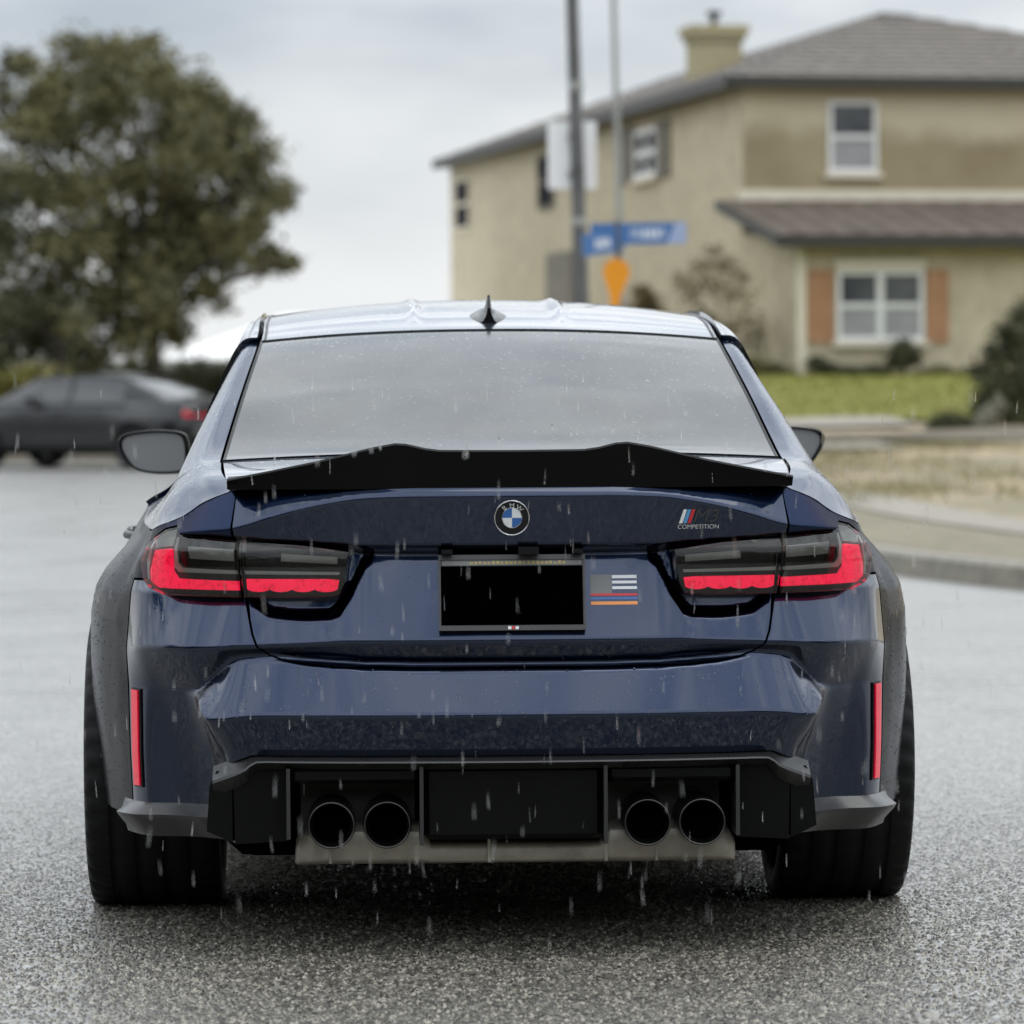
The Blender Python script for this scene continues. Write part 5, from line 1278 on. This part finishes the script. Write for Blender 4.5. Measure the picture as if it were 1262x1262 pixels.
# ================================================================== poles and signs
m_polegrey = speck('galvanised_pole', (.075, .075, .075), (.12, .12, .12), 2, .45, .1, .5)
m_polelight = speck('pale_pole', (.24, .24, .23), (.33, .33, .31), 2, .45, .1, .5)
m_signwhite = flat('white_sign_face', (.90, .90, .90), .4); m_signblue = flat('blue_sign_face', (.055, .155, .37), .4); m_signsheen = flat('sign_sheen_blue', (.33, .40, .58), .4)
m_amber = flat('amber_sign_face', (.80, .30, .008), .4); m_letter = flat('sign_letters', (.62, .66, .72), .4)
def pole(name, D, pts, r0, r1, mat, label, cat):
    z0 = 0.15
    P = [at(x, y, D) for x, y in pts]; base = P[-1] + (P[-1] - P[-2]) / (P[-1][2] - P[-2][2]) * (z0 - P[-1][2])
    topp = P[0] + (P[0] - P[1]) / (P[0][2] - P[1][2]) * (8.6 - P[0][2])
    root = empty(name, tuple(base), label=label, cat=cat); iv = Matrix.Translation(-root.location)
    n = 12; t = np.linspace(0, 1, n)[:, None]
    b = MB(); b.tube(base + (topp - base) * t, r0 + (r1 - r0) * t[:, 0], 16); o = b.build('shaft', mat, root); o.matrix_parent_inverse = iv
    b = MB(); b.tube([base - UPV * .05, base + UPV * .10], r0 * 1.7, 16); o = b.build('base_plate', mat, root); o.matrix_parent_inverse = iv
    b = MB(); q = [topp + np.array([-.0 - .35 * k, -.15 * k, .25 * math.sin(k * .5)]) for k in range(6)]; b.tube(q, .035, 8); o = b.build('lamp_arm', mat, root); o.matrix_parent_inverse = iv
    b = MB(); e = q[-1]; b.bevbox(e - np.array([.55, .13, .06]), e + np.array([.05, .13, .06]), .03); o = b.build('lamp_head', mat, root); o.matrix_parent_inverse = iv
    return root, iv, base, topp
r1_, iv1, pb, ptop = pole('street_lamp', 46, [(706, 0), (712, 180), (717, 360)], .092, .055, m_polegrey, 'thick dark grey lamp pole with a white sign on it', 'street lamp')
b = MB(); c = at(713, 236, 46); b.tube([at(709.5, 100, 46) , at(709.8, 112, 46)], .085, 14); o = b.build('pole_band', m_polelight, r1_); o.matrix_parent_inverse = iv1
b = MB(); b.tube([at(714, 268, 46), at(714.4, 278, 46)], .088, 14); o = b.build('pole_band', m_polelight, r1_); o.matrix_parent_inverse = iv1
b = MB(); c = at(712, 195, 46); b.bevbox(c + np.array([.0, -.125, .13]) - np.array([.03, .04, .25]), c + np.array([.0, -.06, .13]) + np.array([.05, .0, .25]), .01); o = b.build('control_box', m_polegrey, r1_); o.matrix_parent_inverse = iv1
sg_ = empty('white_sign', tuple(at(705, 192, 46.2)), label='plain white rectangular sign fixed to the thick lamp pole', cat='sign')
b = MB(); p0 = at(675, 150, 46.15); p1 = at(735, 233, 46.15); cx, cz = (p0[0] + p1[0]) / 2, (p0[2] + p1[2]) / 2
b.bevbox((p0[0], p0[1] - .004, p1[2]), (p1[0], p0[1] + .004, p0[2]), .003); o = b.build('sign_panel', m_signwhite, sg_); o.matrix_parent_inverse = Matrix.Translation(-sg_.location)
b = MB(); 
for dz_ in (.2, -.2):
    b = MB(); b.box((cx, p0[1] - .05, cz + dz_), (.05, .045, .02)); o = b.build('sign_clamp', m_polegrey, sg_); o.matrix_parent_inverse = Matrix.Translation(-sg_.location)
pole('slim_lamp_pole', 60, [(757, 0), (763, 180), (767, 360)], .055, .036, m_polelight, 'slim pale lamp pole behind the blue street name signs', 'street lamp')
# street name signs on their post
D = 39.; pt = at(761, 272, D); pbse = np.array([pt[0] + .02, pt[1], .15])
sp = empty('sign_post', tuple(pbse), label='post carrying two blue street name blades and amber sign', cat='sign post'); ivp = Matrix.Translation(-sp.location)
b = MB(); b.tube([pbse - UPV * .1, pbse * .5 + pt * .5, pt], .028, 12); o = b.build('post', m_polegrey, sp); o.matrix_parent_inverse = ivp
def blade(p_a, p_b, hgt, label, txt_at, n_let, pale):
    """blade from p_a to p_b (centres of its ends)"""
    p_a, p_b = np.array(p_a), np.array(p_b); ax = p_b - p_a; L = np.linalg.norm(ax); ax = ax / L; up = UPV - ax * ax[2]; up /= np.linalg.norm(up); nn = np.cross(ax, up); nn = nn if nn[1] < 0 else -nn
    root = empty('street_name_sign', tuple((p_a + p_b) / 2), label=label, cat='street sign', group='blue street name blades'); iv = Matrix.Translation(-root.location)
    def slab(mb, a0, a1, h0, h1, t0, t1, skew=0):
        V = [p_a + ax * (a + skew * (h / hgt)) + up * h + nn * t for t in (t0, t1) for h in (h0, h1) for a in (a0, a1)]
        mb.add(V, [(0, 2, 3, 1), (4, 5, 7, 6), (0, 1, 5, 4), (2, 6, 7, 3), (0, 4, 6, 2), (1, 3, 7, 5)])
    b = MB(); slab(b, 0, L, -hgt / 2, hgt / 2, -.004, .004); o = b.build('sign_blade', m_signblue, root); o.matrix_parent_inverse = iv
    if pale:
        b = MB(); V = [p_a + ax * a + up * h + nn * .0055 for a, h in ((L * .80, -hgt * .48), (L * .995, -hgt * .48), (L * .995, hgt * .48), (L * .88, hgt * .48))]; V2 = [v - nn * .002 for v in V]  # pale end slab is the blade's reflection put in as colour
        b.add(V + V2, [(0, 1, 2, 3), (4, 5, 1, 0), (5, 6, 2, 1), (6, 7, 3, 2), (7, 4, 0, 3)]); o = b.build('sign_end_sheen', m_signsheen, root); o.matrix_parent_inverse = iv
    b = MB(); rg = random.Random(n_let)
    for k in range(n_let):      # lettering too blurred in the photograph to read: upright strokes only
        a = txt_at * L + k * .055; slab(b, a, a + .012, -.045, .045, .0045, .006)
        slab(b, a + .012, a + .036, (.03 if rg.random() > .5 else -.045), (.045 if rg.random() > .5 else -.03) if False else .045, .0045, .006)
        slab(b, a + .030, a + .042, -.045, .025, .0045, .0062)
    o = b.build('sign_lettering', m_letter, root); o.matrix_parent_inverse = iv
    return root
blade(at(728, 289, D + .0), at(846, 287, D - .05), .20, 'longer blue street name blade with sheen painted on its right end, pointing right', .42, 6, True)
blade(at(718, 303, D - .35), at(768, 296, D + .05), .20, 'shorter blue street name blade angled below the longer one', .30, 4, False)
# amber sign
c = at(759.5, 335, D - .08); am = empty('amber_sign', tuple(c), label='amber rounded sign with tapering foot below the blue blades', cat='sign'); iva = Matrix.Translation(-am.location)
k = D / 5175.; out = []
for i in range(25):
    a = R(-25) + i * R(230) / 24; out.append((16.5 * k * math.cos(a), 16.5 * k * math.sin(a)))
out += [(-8 * k, -28 * k), (-7 * k, -44 * k), (3 * k, -44 * k), (5.5 * k, -30 * k)]
b = MB(); b.prism([(c[0] + x, c[2] + z) for x, z in out], c[1] - .012, c[1] + .012); o = b.build('sign_face', m_amber, am); o.matrix_parent_inverse = iva
for dz_ in (.05, -.12):
    b = MB(); b.box((c[0], c[1] + .03, c[2] + dz_), (.03, .02, .015)); o = b.build('sign_clamp', m_polegrey, am); o.matrix_parent_inverse = iva

# ================================================================== rain in the air
rng = np.random.default_rng(77); n = 380
Y = rng.uniform(-2.6, -.1, n); d = Y + 9
X = rng.uniform(-.135, .135, n) * d; Zr = rng.uniform(.12, 1.25, n)
C0 = np.stack([X, Y, Zr], 1); axd = np.stack([rng.normal(0, .05, n), rng.normal(0, .05, n), np.ones(n)], 1); axd /= np.linalg.norm(axd, axis=1, keepdims=True)
ln = rng.uniform(.008, .019, n)[:, None]; rr = rng.uniform(.0005, .0010, n)[:, None]; K = 6; quads = []
e1 = np.cross(axd, [0, 1, 0]); e1 /= np.linalg.norm(e1, axis=1, keepdims=True); e2 = np.cross(axd, e1)
prof = [(-1, .05), (-.75, .8), (-.2, 1), (.4, .6), (1, .05)]
for k in range(K):
    a0, a1 = 2 * math.pi * k / K, 2 * math.pi * (k + 1) / K; v0 = e1 * math.cos(a0) + e2 * math.sin(a0); v1 = e1 * math.cos(a1) + e2 * math.sin(a1)
    for (h0, q0), (h1, q1) in zip(prof[:-1], prof[1:]):
        quads.append(np.stack([C0 + axd * ln * h0 + v0 * rr * q0, C0 + axd * ln * h0 + v1 * rr * q0, C0 + axd * ln * h1 + v1 * rr * q1, C0 + axd * ln * h1 + v0 * rr * q1], 1))
fast_mesh('falling_rain', np.concatenate(quads), 4, m_water, kind='stuff')

# ================================================================== unseen wood and bank behind the camera, added to darken the paint's reflections
rng = np.random.default_rng(90); cs = []
for a in np.linspace(R(172), R(368), 120):
    r = 40 + rng.normal(0, 2.5); h = 10.5 + 1.6 * math.sin(a * 7) + 1.2 * math.sin(a * 17 + 1) + rng.normal(0, .6)
    for z in np.arange(.9, h, 1.7): cs.append((r * math.cos(a) + rng.normal(0, .5), -16 + r * math.sin(a) + rng.normal(0, .8), z, 1.7))
for y in np.arange(-22, 52, 1.4):
    for x0 in (() if y > 2 else (-27, 36)):
        h = 8.5 + 1.6 * math.sin(y * .5) + rng.normal(0, .6)
        for z in np.arange(.9, h, 1.7): cs.append((x0 + rng.normal(0, .8), y, z, 1.5))
fast_mesh('unseen_wood', leaves(cs, 60, .34, rng), 4, m_leaf_dark, kind='stuff')
b = MB(); A = []
for a in np.linspace(R(160), R(380), 60):
    A.append([((43.5 + o_) * math.cos(a), -16 + (43.5 + o_) * math.sin(a), z) for o_, z in ((0, 0), (1, 3.2), (5, 5.0), (30, 5.5))])
b.grid(np.array(A)); b.build('unseen_bank', m_far, kind='structure')
